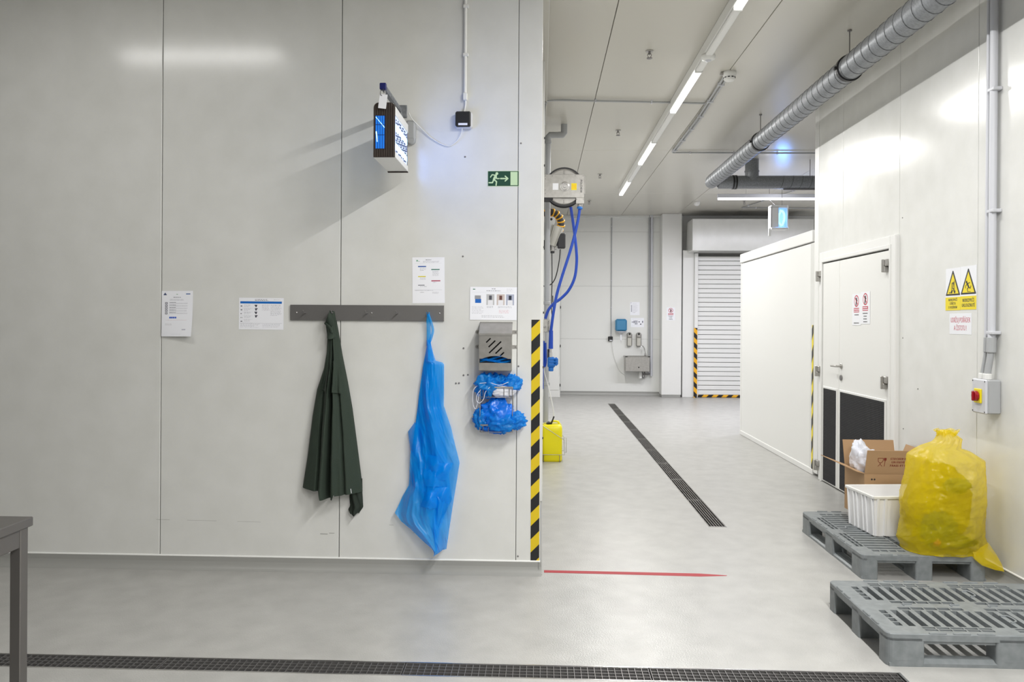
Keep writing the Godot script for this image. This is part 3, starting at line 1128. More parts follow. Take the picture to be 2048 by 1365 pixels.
func _notices() -> void:
	var r := RandomNumberGenerator.new()
	r.seed = 5
	var g := Color(0.5, 0.5, 0.55)
	var dk := Color(0.2, 0.2, 0.25)
	# curled sheet
	var i := img(320, 460)
	fillr(i, 0.06, 0.075, 0.1, 0.02, Color(0.2, 0.25, 0.4))
	fillr(i, 0.08, 0.055, 0.06, 0.02, Color(0.25, 0.3, 0.45))
	fillr(i, 0.1, 0.04, 0.02, 0.02, Color(0.25, 0.3, 0.45))
	fillr(i, 0.47, 0.07, 0.05, 0.015, Color(0.5, 0.65, 0.5))
	fillr(i, 0.78, 0.06, 0.14, 0.02, Color(0.2, 0.35, 0.6))
	lines(i, r, 0.38, 0.135, 0.25, 1, 0.02, dk, 0.014)
	lines(i, r, 0.26, 0.185, 0.48, 2, 0.02, g)
	for k in 5:
		lines(i, r, 0.25, 0.25 + k * 0.055, 0.22, 1, 0.02, dk, 0.012)
		lines(i, r, 0.25, 0.268 + k * 0.055, 0.6, 2, 0.014, g, 0.006)
		fillr(i, 0.11, 0.25 + k * 0.055, 0.075, 0.045, Color(0.25, 0.25, 0.3))
		fillr(i, 0.125, 0.26 + k * 0.055, 0.045, 0.025, Color(0.9, 0.9, 0.92))
	for k in 4:
		fillr(i, 0.25 + k * 0.06, 0.57, 0.05, 0.035, Color(0.05, 0.3, 0.75))
	lines(i, r, 0.14, 0.64, 0.7, 1, 0.02, Color(0.75, 0.6, 0.6), 0.006)
	lines(i, r, 0.12, 0.72, 0.22, 3, 0.016, Color(0.65, 0.65, 0.68), 0.006)
	lines(i, r, 0.68, 0.84, 0.12, 2, 0.014, Color(0.5, 0.5, 0.6), 0.012)
	lines(i, r, 0.32, 0.95, 0.35, 1, 0.02, Color(0.7, 0.7, 0.75), 0.006)
	paper("paper_notice", "white portrait sheet of paper curling off the wall, farthest left on the panel wall", 0.212, 0.305, Vector3(-2.434, 1.704, FZ), Vector3(0, 0, 0.008), paper_mat(i), 0.035)
	# landscape sheet with blue header
	i = img(440, 310)
	lines(i, r, 0.36, 0.05, 0.3, 2, 0.03, dk, 0.014)
	lines(i, r, 0.78, 0.06, 0.16, 1, 0.03, g)
	fillr(i, 0.03, 0.115, 0.93, 0.07, Color(0.02, 0.4, 0.75))
	for k in 5:
		lines(i, r, 0.04, 0.25 + k * 0.12, 0.04, 1, 0.02, dk, 0.03)
		lines(i, r, 0.12, 0.22 + k * 0.115, 0.15, 3, 0.03, g)
		fillr(i, 0.03, 0.335 + k * 0.115, 0.28, 0.006, Color(0.7, 0.7, 0.74))
	for k in 4:
		fillr(i, 0.35 + (k % 2) * 0.01, 0.22 + k * 0.11, 0.06, 0.03, dk)
		fillr(i, 0.37, 0.25 + k * 0.11, 0.03, 0.045, dk)
	lines(i, r, 0.52, 0.22, 0.17, 7, 0.028, Color(0.6, 0.55, 0.62))
	lines(i, r, 0.71, 0.22, 0.25, 12, 0.03, g)
	fillr(i, 0.03, 0.8, 0.94, 0.006, g)
	lines(i, r, 0.04, 0.82, 0.45, 4, 0.035, g)
	lines(i, r, 0.53, 0.83, 0.4, 3, 0.04, g)
	paper("paper_notice", "laminated landscape sheet with a blue header bar, left of the coat rack", 0.302, 0.212, Vector3(-1.866, 1.7065, FZ), Vector3(0, 0, -0.004), paper_mat(i))
	# portrait sheet with coloured bars
	i = img(320, 440)
	fillr(i, 0.13, 0.06, 0.05, 0.02, Color(0.2, 0.55, 0.35))
	fillr(i, 0.12, 0.085, 0.12, 0.008, Color(0.4, 0.6, 0.5))
	for k in 2:
		fillr(i, 0.08, 0.035 + k * 0.095, 0.84, 0.004, Color(0.75, 0.75, 0.78))
	lines(i, r, 0.42, 0.05, 0.18, 1, 0.02, dk, 0.012)
	lines(i, r, 0.34, 0.085, 0.52, 2, 0.02, g)
	fillr(i, 0.18, 0.19, 0.25, 0.024, Color(0.05, 0.3, 0.65))
	fillr(i, 0.59, 0.258, 0.26, 0.022, Color(0.1, 0.42, 0.35))
	fillr(i, 0.18, 0.41, 0.24, 0.022, Color(0.85, 0.8, 0.1))
	fillr(i, 0.59, 0.505, 0.28, 0.022, Color(0.65, 0.05, 0.25))
	fillr(i, 0.18, 0.6, 0.2, 0.018, Color(0.35, 0.35, 0.4))
	lines(i, r, 0.24, 0.235, 0.2, 3, 0.025, g)
	lines(i, r, 0.63, 0.3, 0.2, 5, 0.024, g)
	lines(i, r, 0.24, 0.45, 0.18, 2, 0.025, g)
	lines(i, r, 0.64, 0.545, 0.1, 1, 0.025, g)
	lines(i, r, 0.24, 0.635, 0.22, 1, 0.025, g)
	fillr(i, 0.07, 0.71, 0.85, 0.004, g)
	lines(i, r, 0.08, 0.72, 0.6, 1, 0.02, g)
	lines(i, r, 0.24, 0.76, 0.14, 1, 0.02, dk)
	lines(i, r, 0.62, 0.76, 0.2, 2, 0.022, g)
	paper("paper_notice", "laminated portrait sheet with blue, green, yellow and crimson bars above the rack's end", 0.215, 0.304, Vector3(-0.7465, 1.935, FZ), Vector3(0, 0, 0.012), paper_mat(i))
	# landscape sheet with photographs of head coverings
	i = img(450, 320)
	fillr(i, 0.06, 0.06, 0.05, 0.03, Color(0.3, 0.5, 0.4))
	lines(i, r, 0.46, 0.05, 0.1, 1, 0.02, dk, 0.016)
	lines(i, r, 0.35, 0.11, 0.32, 1, 0.02, dk, 0.014)
	lines(i, r, 0.78, 0.06, 0.15, 2, 0.05, g)
	fillr(i, 0.04, 0.165, 0.92, 0.005, Color(0.75, 0.75, 0.78))
	fillr(i, 0.1, 0.26, 0.13, 0.11, Color(0.6, 0.6, 0.62))
	fillr(i, 0.11, 0.37, 0.13, 0.12, Color(0.1, 0.4, 0.75))
	for k in 3:
		var x: float = [0.35, 0.57, 0.77][k]
		fillr(i, x, 0.22, 0.17, 0.33, [Color(0.75, 0.75, 0.76), Color(0.8, 0.75, 0.73), Color(0.68, 0.7, 0.78)][k])
		fillr(i, x + 0.03, 0.4, 0.11, 0.15, Color(0.92, 0.92, 0.94))
		fillr(i, x + 0.055, 0.26, 0.06, 0.13, [Color(0.3, 0.3, 0.34), Color(0.4, 0.25, 0.22), Color(0.12, 0.15, 0.22)][k])
	lines(i, r, 0.04, 0.6, 0.26, 6, 0.04, g)
	lines(i, r, 0.36, 0.59, 0.14, 2, 0.03, dk)
	lines(i, r, 0.6, 0.59, 0.3, 2, 0.03, dk)
	lines(i, r, 0.62, 0.7, 0.24, 3, 0.04, Color(0.8, 0.3, 0.35))
	lines(i, r, 0.25, 0.87, 0.5, 2, 0.045, dk)
	paper("paper_notice", "laminated landscape sheet with three portrait pictures above the steel dispenser", 0.31, 0.218, Vector3(-0.315, 1.783, FZ + 0.002), Vector3(0, 0, -0.006), paper_mat(i))

# ---------------------------------------------------------------- things on the near wall
func _front_wall_things() -> void:
	_notices()
	# striped corner tape
	var hz := thing("hazard_tape", "broad black and yellow striped tape on the near wall's corner", "tape", Vector3(-0.0315, 0.084, FZ + 0.0015), Vector3(0, 0, 0.002))
	hazard(hz, 0.057, 1.594, 0.174, M.yellow_tape, M.black)
	# exit sign
	var ex := thing("exit_sign", "green and pale exit sign with running figure and arrow", "sign", Vector3(-0.2545, 2.608, FZ), Vector3(0, 0, 0.004))
	var s := ST()
	box(s, Vector3(0, 0, 0.001), Vector3(0.206, 0.102, 0.002), 0.0005)
	obj("rim", s, M.sign_pale, ex)
	s = ST()
	box(s, Vector3(0, 0, 0.0022), Vector3(0.202, 0.097, 0.001))
	obj("plate", s, M.sign_green, ex)
	s = ST()
	var z0 := 0.0025
	var z1 := 0.0033
	plate(s, disc2(Vector2(-0.043, 0.033), 0.0095), z0, z1)
	stroke(s, [Vector2(-0.05, 0.02), Vector2(-0.062, -0.006)], 0.016, z0, z1)
	stroke(s, [Vector2(-0.052, 0.022), Vector2(-0.074, 0.026), Vector2(-0.085, 0.01)], 0.007, z0, z1)
	stroke(s, [Vector2(-0.048, 0.018), Vector2(-0.044, 0.0), Vector2(-0.028, 0.0)], 0.007, z0, z1)
	stroke(s, [Vector2(-0.06, -0.008), Vector2(-0.045, -0.02), Vector2(-0.048, -0.044)], 0.0085, z0, z1)
	stroke(s, [Vector2(-0.064, -0.008), Vector2(-0.072, -0.027), Vector2(-0.094, -0.027)], 0.0085, z0, z1)
	obj("running_figure", s, M.sign_pale, ex)
	s = ST()
	stroke(s, [Vector2(-0.018, 0.0), Vector2(0.026, 0.0)], 0.009, z0, z1)
	stroke(s, [Vector2(0.012, 0.016), Vector2(0.03, 0.0), Vector2(0.012, -0.016)], 0.008, z0, z1)
	obj("arrow", s, M.sign_pale, ex)
	s = ST()
	plate(s, rect2(0.047, 0.094, -0.044, 0.044), z0, z1)
	obj("doorway", s, M.sign_pale, ex)

	_coat_rack()
	_coat()
	_apron()
	_dispenser()
	_basket()
	_fly_lamp()
	# switch box with conduit
	var sw := thing("socket_box", "black wall socket box with a pale label below white conduit", "socket", Vector3(-0.519, 2.99, FZ))
	s = ST()
	box(s, Vector3(0.004, -0.004, 0.02), Vector3(0.112, 0.108, 0.04), 0.01)
	obj("back_box", s, M.pvc_light, sw)
	s = ST()
	box(s, Vector3(0, 0, 0.045), Vector3(0.1, 0.1, 0.03), 0.008)
	obj("lid", s, M.black, sw)
	s = ST()
	box(s, Vector3(0, -0.036, 0.0605), Vector3(0.06, 0.014, 0.001))
	obj("label_strip", s, M.paper, sw)
	var cd := thing("cable_conduit", "white vertical conduit above the black socket box on the near wall", "conduit")
	s = ST()
	tube(s, [Vector3(-0.511, H, FZ + 0.016), Vector3(-0.509, 3.16, FZ + 0.016)], 0.011, 12)
	obj("pipe", s, M.white, cd)
	s = ST()
	tube(s, spl([Vector3(-0.509, 3.17, FZ + 0.016), Vector3(-0.506, 3.1, FZ + 0.016), Vector3(-0.515, 3.045, FZ + 0.02)]), 0.0055, 8)
	obj("cable", s, M.white, cd)
	for y in [3.14, 3.42, 3.74]:
		s = ST()
		if y < 3.2:
			bx(s, -0.523, -0.495, 3.12, 3.17, FZ, FZ + 0.032, 0.004)
		else:
			bx(s, -0.526, -0.488, y - 0.01, y + 0.012, FZ, FZ + 0.03, 0.004)
		obj("clip", s, M.white, cd)
	var cb := thing("power_cable", "thin white cable sagging from the fly lamp to the black socket", "cable")
	s = ST()
	tube(s, spl([Vector3(-0.87, 3.02, FZ + 0.1), Vector3(-0.85, 2.985, FZ + 0.06), Vector3(-0.8, 2.938, FZ + 0.02), Vector3(-0.739, 2.88, FZ + 0.012), Vector3(-0.67, 2.837, FZ + 0.01), Vector3(-0.615, 2.822, FZ + 0.01), Vector3(-0.57, 2.848, FZ + 0.012), Vector3(-0.536, 2.895, FZ + 0.025), Vector3(-0.524, 2.94, FZ + 0.03)]), 0.0035, 6)
	obj("lead", s, M.white, cb)

func _coat_rack() -> void:
	var k := thing("coat_rack", "brushed dark steel coat rack strip with five hooks on the near wall", "coat rack", Vector3(-1.1535, 1.716, FZ))
	var s := ST()
	box(s, Vector3(0, 0, 0.012), Vector3(1.026, 0.104, 0.006), 0.002)
	box(s, Vector3(0, 0.05, 0.006), Vector3(1.026, 0.003, 0.012))
	box(s, Vector3(0, -0.05, 0.006), Vector3(1.026, 0.003, 0.012))
	obj("back_plate", s, M.steel_dark, k)
	for x in [-1.573, -1.387, -1.161, -0.959, -0.751]:
		var u: float = x + 1.1535 + 0.012
		s = ST()
		tube(s, spl([Vector3(u, 0.0, 0.013), Vector3(u, -0.002, 0.06), Vector3(u, 0.002, 0.074), Vector3(u, 0.014, 0.082)], 5), 0.0042, 8)
		obj("hook", s, M.steel_dark, k)
	for x in [-1.623, -1.121, -0.669]:
		s = ST()
		lathe(s, [Vector2(0, 0.006), Vector2(0.004, 0.005), Vector2(0.0065, 0.0)], 10, xf_to(Vector3(x + 1.1535, 0.0, 0.015), Vector3(0, 0, 1)))
		obj("screw", s, M.steel_bright, k)

func _cloth(s: SurfaceTool, L: Array, R: Array, y0: float, bottom: Callable, depth: Callable, nx := 60, ny := 70) -> void:
	var g := []
	for j in ny + 1:
		var row := []
		var t := float(j) / ny
		for i in nx + 1:
			var u := float(i) / nx
			var y: float = lerpf(y0, bottom.call(u), t)
			var x := lerpf(curve_at(L, y), curve_at(R, y), u)
			row.append(Vector3(x, y, depth.call(u, y)))
		g.append(row)
	sheet(s, g, Vector3(0, 0, 1))

func _coat() -> void:
	var c := thing("work_coat", "dark green work coat hanging from the second hook of the rack", "coat", Vector3(0, 0, FZ))
	var L := [Vector2(-1.386, 1.728), Vector2(-1.404, 1.69), Vector2(-1.428, 1.649), Vector2(-1.424, 1.62), Vector2(-1.413, 1.56), Vector2(-1.418, 1.45), Vector2(-1.435, 1.35), Vector2(-1.481, 1.208), Vector2(-1.511, 1.025), Vector2(-1.54, 0.772), Vector2(-1.574, 0.55)]
	var R := [Vector2(-1.37, 1.728), Vector2(-1.358, 1.67), Vector2(-1.341, 1.583), Vector2(-1.317, 1.442), Vector2(-1.277, 1.25), Vector2(-1.246, 1.079), Vector2(-1.214, 0.847), Vector2(-1.184, 0.625), Vector2(-1.174, 0.53)]
	var nn := noise(71, 3.0)
	var fold := func(u: float, y: float) -> float:
		var t := clampf((1.728 - y) / 1.2, 0.0, 1.0)
		var env := sqrt(maxf(0.0, 1.0 - pow(absf(2.0 * u - 1.0), 2.4)))
		var d := 0.012 + env * (0.035 + 0.075 * pow(t, 0.7))
		# deep centre fold, side pleats
		var cen := 0.50 + 0.03 * sin(t * 5.0)
		d -= 0.07 * smoothstep(0.12, 0.4, t) * exp(-pow((u - cen) / 0.045, 2.0))
		d += 0.022 * smoothstep(0.1, 0.4, t) * exp(-pow((u - cen + 0.10) / 0.06, 2.0))
		d += 0.028 * smoothstep(0.1, 0.4, t) * exp(-pow((u - cen - 0.09) / 0.055, 2.0))
		d -= 0.035 * smoothstep(0.2, 0.7, t) * exp(-pow((u - 0.26 - 0.05 * t) / 0.028, 2.0))
		d -= 0.032 * smoothstep(0.25, 0.6, t) * exp(-pow((u - 0.76 + 0.02 * t) / 0.025, 2.0))
		d += 0.006 * sin(u * 15.0 + t * 3.0) * t * env
		d += 0.022 * nn.get_noise_2d(u * 0.5, y * 0.45) * env
		return maxf(d, 0.008)
	var hem := func(u: float) -> float:
		if u < 0.34:
			return lerpf(0.562, 0.548, u / 0.34)
		if u < 0.37:
			return lerpf(0.548, 0.492, (u - 0.34) / 0.03)
		if u < 0.56:
			return 0.495
		if u < 0.6:
			return lerpf(0.495, 0.545, (u - 0.56) / 0.04)
		return lerpf(0.52, 0.535, (u - 0.6) / 0.4)
	var s := ST(true)
	_cloth(s, L, R, 1.726, hem, fold, 90, 90)
	obj("coat_body", s, M.coat, c)
	s = ST(true)
	_cloth(s, L, R, 1.726, func(u): return 0.56, func(u, y): return 0.006, 8, 20)
	obj("coat_back", s, M.coat_dark, c)
	# shoulder yoke flaps on both sides of the centre fold
	var yoke := func(x0a: float, x1a: float, ya: float, x0b: float, x1b: float, yb: float) -> void:
		var q := ST(true)
		var g := []
		for j in 13:
			var t := j / 12.0
			var row := []
			for i in 11:
				var u := i / 10.0
				var y := lerpf(ya, yb - 0.012 * u, t)
				var x := lerpf(lerpf(x0a, x0b, t), lerpf(x1a, x1b, t), u)
				var uu := (x - curve_at(L, y)) / (curve_at(R, y) - curve_at(L, y))
				row.append(Vector3(x, y, fold.call(uu, y) + 0.008 + 0.014 * t))
			g.append(row)
		sheet(q, g)
		obj("yoke_flap", q, M.coat, c)
	yoke.call(-1.374, -1.322, 1.40, -1.366, -1.293, 1.198)
	yoke.call(-1.40, -1.387, 1.40, -1.432, -1.391, 1.21)
	# collar rolled over the hook
	s = ST(true)
	var g := []
	for j in 14:
		var t := j / 13.0
		var row := []
		for i in 17:
			var a := PI * i / 16.0
			var xl := curve_at(L, 1.726 - t * 0.17) + 0.004
			var xr := curve_at(R, 1.726 - t * 0.17) - 0.012
			row.append(Vector3(lerpf(xl, xr, 0.5 - 0.5 * cos(a)), 1.732 - t * 0.17 - 0.02 * sin(a) * t, 0.03 + sin(a) * (0.05 + 0.03 * sin(t * 7.0))))
		g.append(row)
	sheet(s, g)
	obj("collar", s, M.coat, c)
	s = ST()
	tube(s, spl([Vector3(-1.418, 1.645, 0.06), Vector3(-1.39, 1.63, 0.095), Vector3(-1.372, 1.61, 0.098), Vector3(-1.366, 1.585, 0.092)]), 0.008, 8)
	obj("collar_fold", s, M.coat, c)
	# sleeve end showing under the right hem
	s = ST(true)
	var SL := [Vector2(-1.265, 0.62), Vector2(-1.262, 0.50), Vector2(-1.256, 0.44), Vector2(-1.271, 0.411), Vector2(-1.256, 0.381)]
	var SR := [Vector2(-1.176, 0.62), Vector2(-1.178, 0.52), Vector2(-1.168, 0.43), Vector2(-1.19, 0.40), Vector2(-1.199, 0.381)]
	_cloth(s, SL, SR, 0.62, func(u): return 0.383 + 0.008 * sin(u * 9.0), func(u, y): return 0.01 + sin(u * PI) * 0.045 + 0.008 * sin(u * 14.0 + y * 30.0), 30, 24)
	obj("sleeve_end", s, M.coat_dark, c)
	s = ST()
	box(s, Vector3(-1.234, 0.55, 0.088), Vector3(0.004, 0.03, 0.003), 0.001, Basis(Vector3(0, 0, 1), 0.15))
	obj("fabric_tag", s, M.paper, c)

func _apron() -> void:
	var a := thing("plastic_apron", "translucent blue plastic apron hanging from the last hook of the rack", "apron", Vector3(0, 0, FZ))
	var nn := noise(81, 2.2, true)
	var n2 := noise(82, 5.0, true)
	var L := [Vector2(-0.755, 1.54), Vector2(-0.752, 1.5), Vector2(-0.778, 1.356), Vector2(-0.803, 1.165), Vector2(-0.822, 0.998), Vector2(-0.838, 0.86), Vector2(-0.852, 0.794), Vector2(-0.860, 0.663), Vector2(-0.863, 0.582), Vector2(-0.907, 0.507), Vector2(-0.935, 0.44), Vector2(-0.954, 0.399), Vector2(-0.945, 0.35), Vector2(-0.845, 0.257), Vector2(-0.69, 0.143)]
	var R := [Vector2(-0.73, 1.54), Vector2(-0.722, 1.5), Vector2(-0.703, 1.43), Vector2(-0.692, 1.402), Vector2(-0.638, 1.389), Vector2(-0.637, 1.107), Vector2(-0.586, 0.964), Vector2(-0.527, 0.739), Vector2(-0.565, 0.488), Vector2(-0.59, 0.31), Vector2(-0.608, 0.175), Vector2(-0.68, 0.143)]
	var fold := func(u: float, y: float) -> float:
		var t := clampf((1.54 - y) / 1.4, 0.0, 1.0)
		var env := sin(clampf(u, 0.0, 1.0) * PI)
		var d := 0.02 + env * (0.03 + 0.06 * t)
		d += (0.045 * nn.get_noise_2d(u * 0.5 + y * 0.3, y * 0.45) + 0.012 * n2.get_noise_2d(u * 0.35, y * 0.5 + u * 0.3)) * (0.2 + t)
		d += 0.01 * sin(u * 7.0 + y * 3.0) * (1.0 - t)
		return maxf(d, 0.006)
	var s := ST(true)
	_cloth(s, L, R, 1.54, func(u): return lerpf(0.405, 0.143, clampf(u / 0.5, 0.0, 1.0)) if u < 0.5 else lerpf(0.143, 0.176, (u - 0.5) * 2.0), fold, 70, 110)
	obj("front_sheet", s, M.blue_film, a)
	# the sheet folded over itself: second layer, narrower
	var R2 := [Vector2(-0.73, 1.54), Vector2(-0.725, 1.5), Vector2(-0.70, 1.36), Vector2(-0.66, 1.14), Vector2(-0.64, 1.0), Vector2(-0.62, 0.86), Vector2(-0.595, 0.64), Vector2(-0.575, 0.5), Vector2(-0.62, 0.4), Vector2(-0.655, 0.3), Vector2(-0.668, 0.17)]
	var L2 := [Vector2(-0.755, 1.54), Vector2(-0.752, 1.5), Vector2(-0.778, 1.356), Vector2(-0.803, 1.165), Vector2(-0.822, 0.998), Vector2(-0.845, 0.794), Vector2(-0.85, 0.6), Vector2(-0.80, 0.52), Vector2(-0.74, 0.4), Vector2(-0.70, 0.28), Vector2(-0.68, 0.17)]
	s = ST(true)
	_cloth(s, L2, R2, 1.54, func(u): return 0.165, func(u, y): return maxf(fold.call(u * 0.8 + 0.05, y) - 0.018, 0.006), 50, 90)
	obj("folded_layer", s, M.blue_film, a)
	# flap sticking out on the left
	s = ST(true)
	sheet(s, [[Vector3(-0.825, 1.0, 0.04), Vector3(-0.815, 0.99, 0.06), Vector3(-0.80, 0.96, 0.07)], [Vector3(-0.872, 0.935, 0.03), Vector3(-0.84, 0.93, 0.07), Vector3(-0.80, 0.92, 0.075)], [Vector3(-0.868, 0.90, 0.03), Vector3(-0.845, 0.87, 0.06), Vector3(-0.81, 0.84, 0.07)], [Vector3(-0.852, 0.80, 0.035), Vector3(-0.84, 0.79, 0.05), Vector3(-0.82, 0.77, 0.06)]])
	obj("side_flap", s, M.blue_film, a)
	# neck loop over the hook
	s = ST(true)
	var g := []
	var c := [Vector3(-0.742, 1.5, 0.03), Vector3(-0.741, 1.58, 0.035), Vector3(-0.742, 1.66, 0.045), Vector3(-0.742, 1.722, 0.058)]
	for p in spl(c, 6):
		var w: float = 0.012 if p.y > 1.68 else 0.017
		g.append([p + Vector3(-w * 0.6, 0, 0), p + Vector3(0, 0, 0.006), p + Vector3(w, 0, 0)])
	sheet(s, g)
	obj("neck_loop", s, M.blue_film, a)
	s = ST(true)
	g = []
	c = [Vector3(-0.74, 1.722, 0.056), Vector3(-0.722, 1.67, 0.05), Vector3(-0.707, 1.61, 0.04), Vector3(-0.716, 1.56, 0.035), Vector3(-0.735, 1.51, 0.03)]
	for p in spl(c, 6):
		g.append([p + Vector3(-0.012, 0, 0.004), p + Vector3(0, 0, 0.008), p + Vector3(0.005, 0, 0)])
	sheet(s, g)
	obj("neck_loop", s, M.blue_film, a)
	# crinkles pressed into the film
	var rng := RandomNumberGenerator.new()
	rng.seed = 9
	s = ST(true)
	for k in 6:
		var cx := rng.randf_range(-0.80, -0.62)
		var cy := rng.randf_range(0.5, 0.82)
		var gg := []
		for j in 7:
			var row := []
			for i in 7:
				var u := i / 6.0 - 0.5
				var v := j / 6.0 - 0.5
				var yy := cy + v * 0.11
				var xx := cx + u * 0.09 + v * 0.05 * sin(k * 2.0)
				var uu: float = (xx - curve_at(L, yy)) / (curve_at(R, yy) - curve_at(L, yy))
				row.append(Vector3(xx, yy, fold.call(uu, yy) + 0.006 + 0.022 * (1.0 - absf(u) * 2.0) * (1.0 - absf(v) * 2.0) + 0.006 * n2.get_noise_2d(u * 9.0 + k, v * 9.0)))
			gg.append(row)
		sheet(s, gg)
	obj("crinkled_folds", s, M.blue_film, a)

func _dispenser() -> void:
	var d := thing("glove_dispenser", "brushed steel wall dispenser with sloping lid and five slanted slots", "dispenser", Vector3(-0.294, 1.345, FZ))
	var s := ST()
	bx(s, -0.104, 0.104, 0.0, 0.315, 0.0, 0.003)
	bx(s, -0.106, 0.106, 0.0, 0.003, 0.0, 0.124)
	bx(s, -0.106, 0.106, 0.0, 0.052, 0.121, 0.124, 0.001)
	obj("body", s, M.steel, d)
	for g in [-1.0, 1.0]:
		s = ST()
		plate(s, [Vector2(0, 0), Vector2(0.122, 0), Vector2(0.118, 0.243), Vector2(0, 0.312)], -0.0015, 0.0015)
		var o := obj("side_plate", s, M.steel, d)
		o.position = Vector3(g * 0.104, 0, 0)
		o.rotation.y = -PI / 2
	# front plate with real slots, arched lower edge
	var f := CSGCombiner3D.new()
	f.name = "front_plate"
	f.position = Vector3(0, 0, 0.12)
	f.material_override = M.steel
	d.add_child(f)
	var b := CSGBox3D.new()
	b.size = Vector3(0.204, 0.165, 0.003)
	b.position = Vector3(0, 0.161, 0)
	b.material = M.steel
	f.add_child(b)
	var cutter := CSGCylinder3D.new()
	cutter.radius = 0.2
	cutter.height = 0.1
	cutter.sides = 64
	cutter.rotation.x = PI / 2
	cutter.position = Vector3(0, -0.103, 0)
	cutter.operation = CSGShape3D.OPERATION_SUBTRACTION
	f.add_child(cutter)
	for k in [[-0.045, 0.197, 0.04], [-0.022, 0.175, 0.06], [-0.001, 0.153, 0.108], [0.022, 0.132, 0.057], [0.044, 0.109, 0.034]]:
		var h := CSGBox3D.new()
		h.size = Vector3(k[2], 0.0085, 0.05)
		h.position = Vector3(k[0], k[1], 0)
		h.rotation.z = 0.77
		h.operation = CSGShape3D.OPERATION_SUBTRACTION
		f.add_child(h)
	s = ST()
	bx(s, -0.1, 0.1, 0.08, 0.235, 0.06, 0.07)
	obj("inner_baffle", s, M.channel, d)
	s = ST()
	var q := Basis(Vector3.RIGHT, 0.53)
	box(s, Vector3(0, 0.279, 0.062), Vector3(0.215, 0.003, 0.145), 0.001, q)
	bx(s, -0.108, 0.108, 0.228, 0.243, 0.1235, 0.1265, 0.001)
	obj("lid", s, M.steel, d)
	for g in [-1.0, 1.0]:
		for y in [0.25, 0.152]:
			s = ST()
			box(s, Vector3(g * 0.116, y, 0.0015), Vector3(0.026, 0.024, 0.003), 0.001)
			cyl(s, Vector3(g * 0.128, y, 0.0003), Vector3(g * 0.128, y, 0.0027), 0.0118, 14)
			var ear := obj("mounting_ear", s, M.steel, d)
			s = ST()
			cyl(s, Vector3(g * 0.126, y, 0.002), Vector3(g * 0.126, y, 0.006), 0.005, 8, 0.001)
			obj("screw", s, M.steel_dark, ear)
	# folded sleeves showing in the opening
	var t := thing("plastic_sleeves", "folded blue plastic sleeves showing in the dispenser's opening", "plastic sleeves", Vector3(-0.294, 1.35, FZ))
	s = ST(true)
	for k in 4:
		var g := []
		for i in 15:
			var u := i / 14.0
			var row := []
			for j in 7:
				var v := j / 6.0
				row.append(Vector3(lerpf(-0.098, 0.098, u), 0.05 + k * 0.008 + 0.012 * sin(u * 5.0 + k * 1.3) + 0.012 * sin(v * PI), 0.04 + v * 0.075))
			g.append(row)
		sheet(s, g, Vector3.UP, 3 + k)
	obj("folded_film", s, M.blue_net, t)

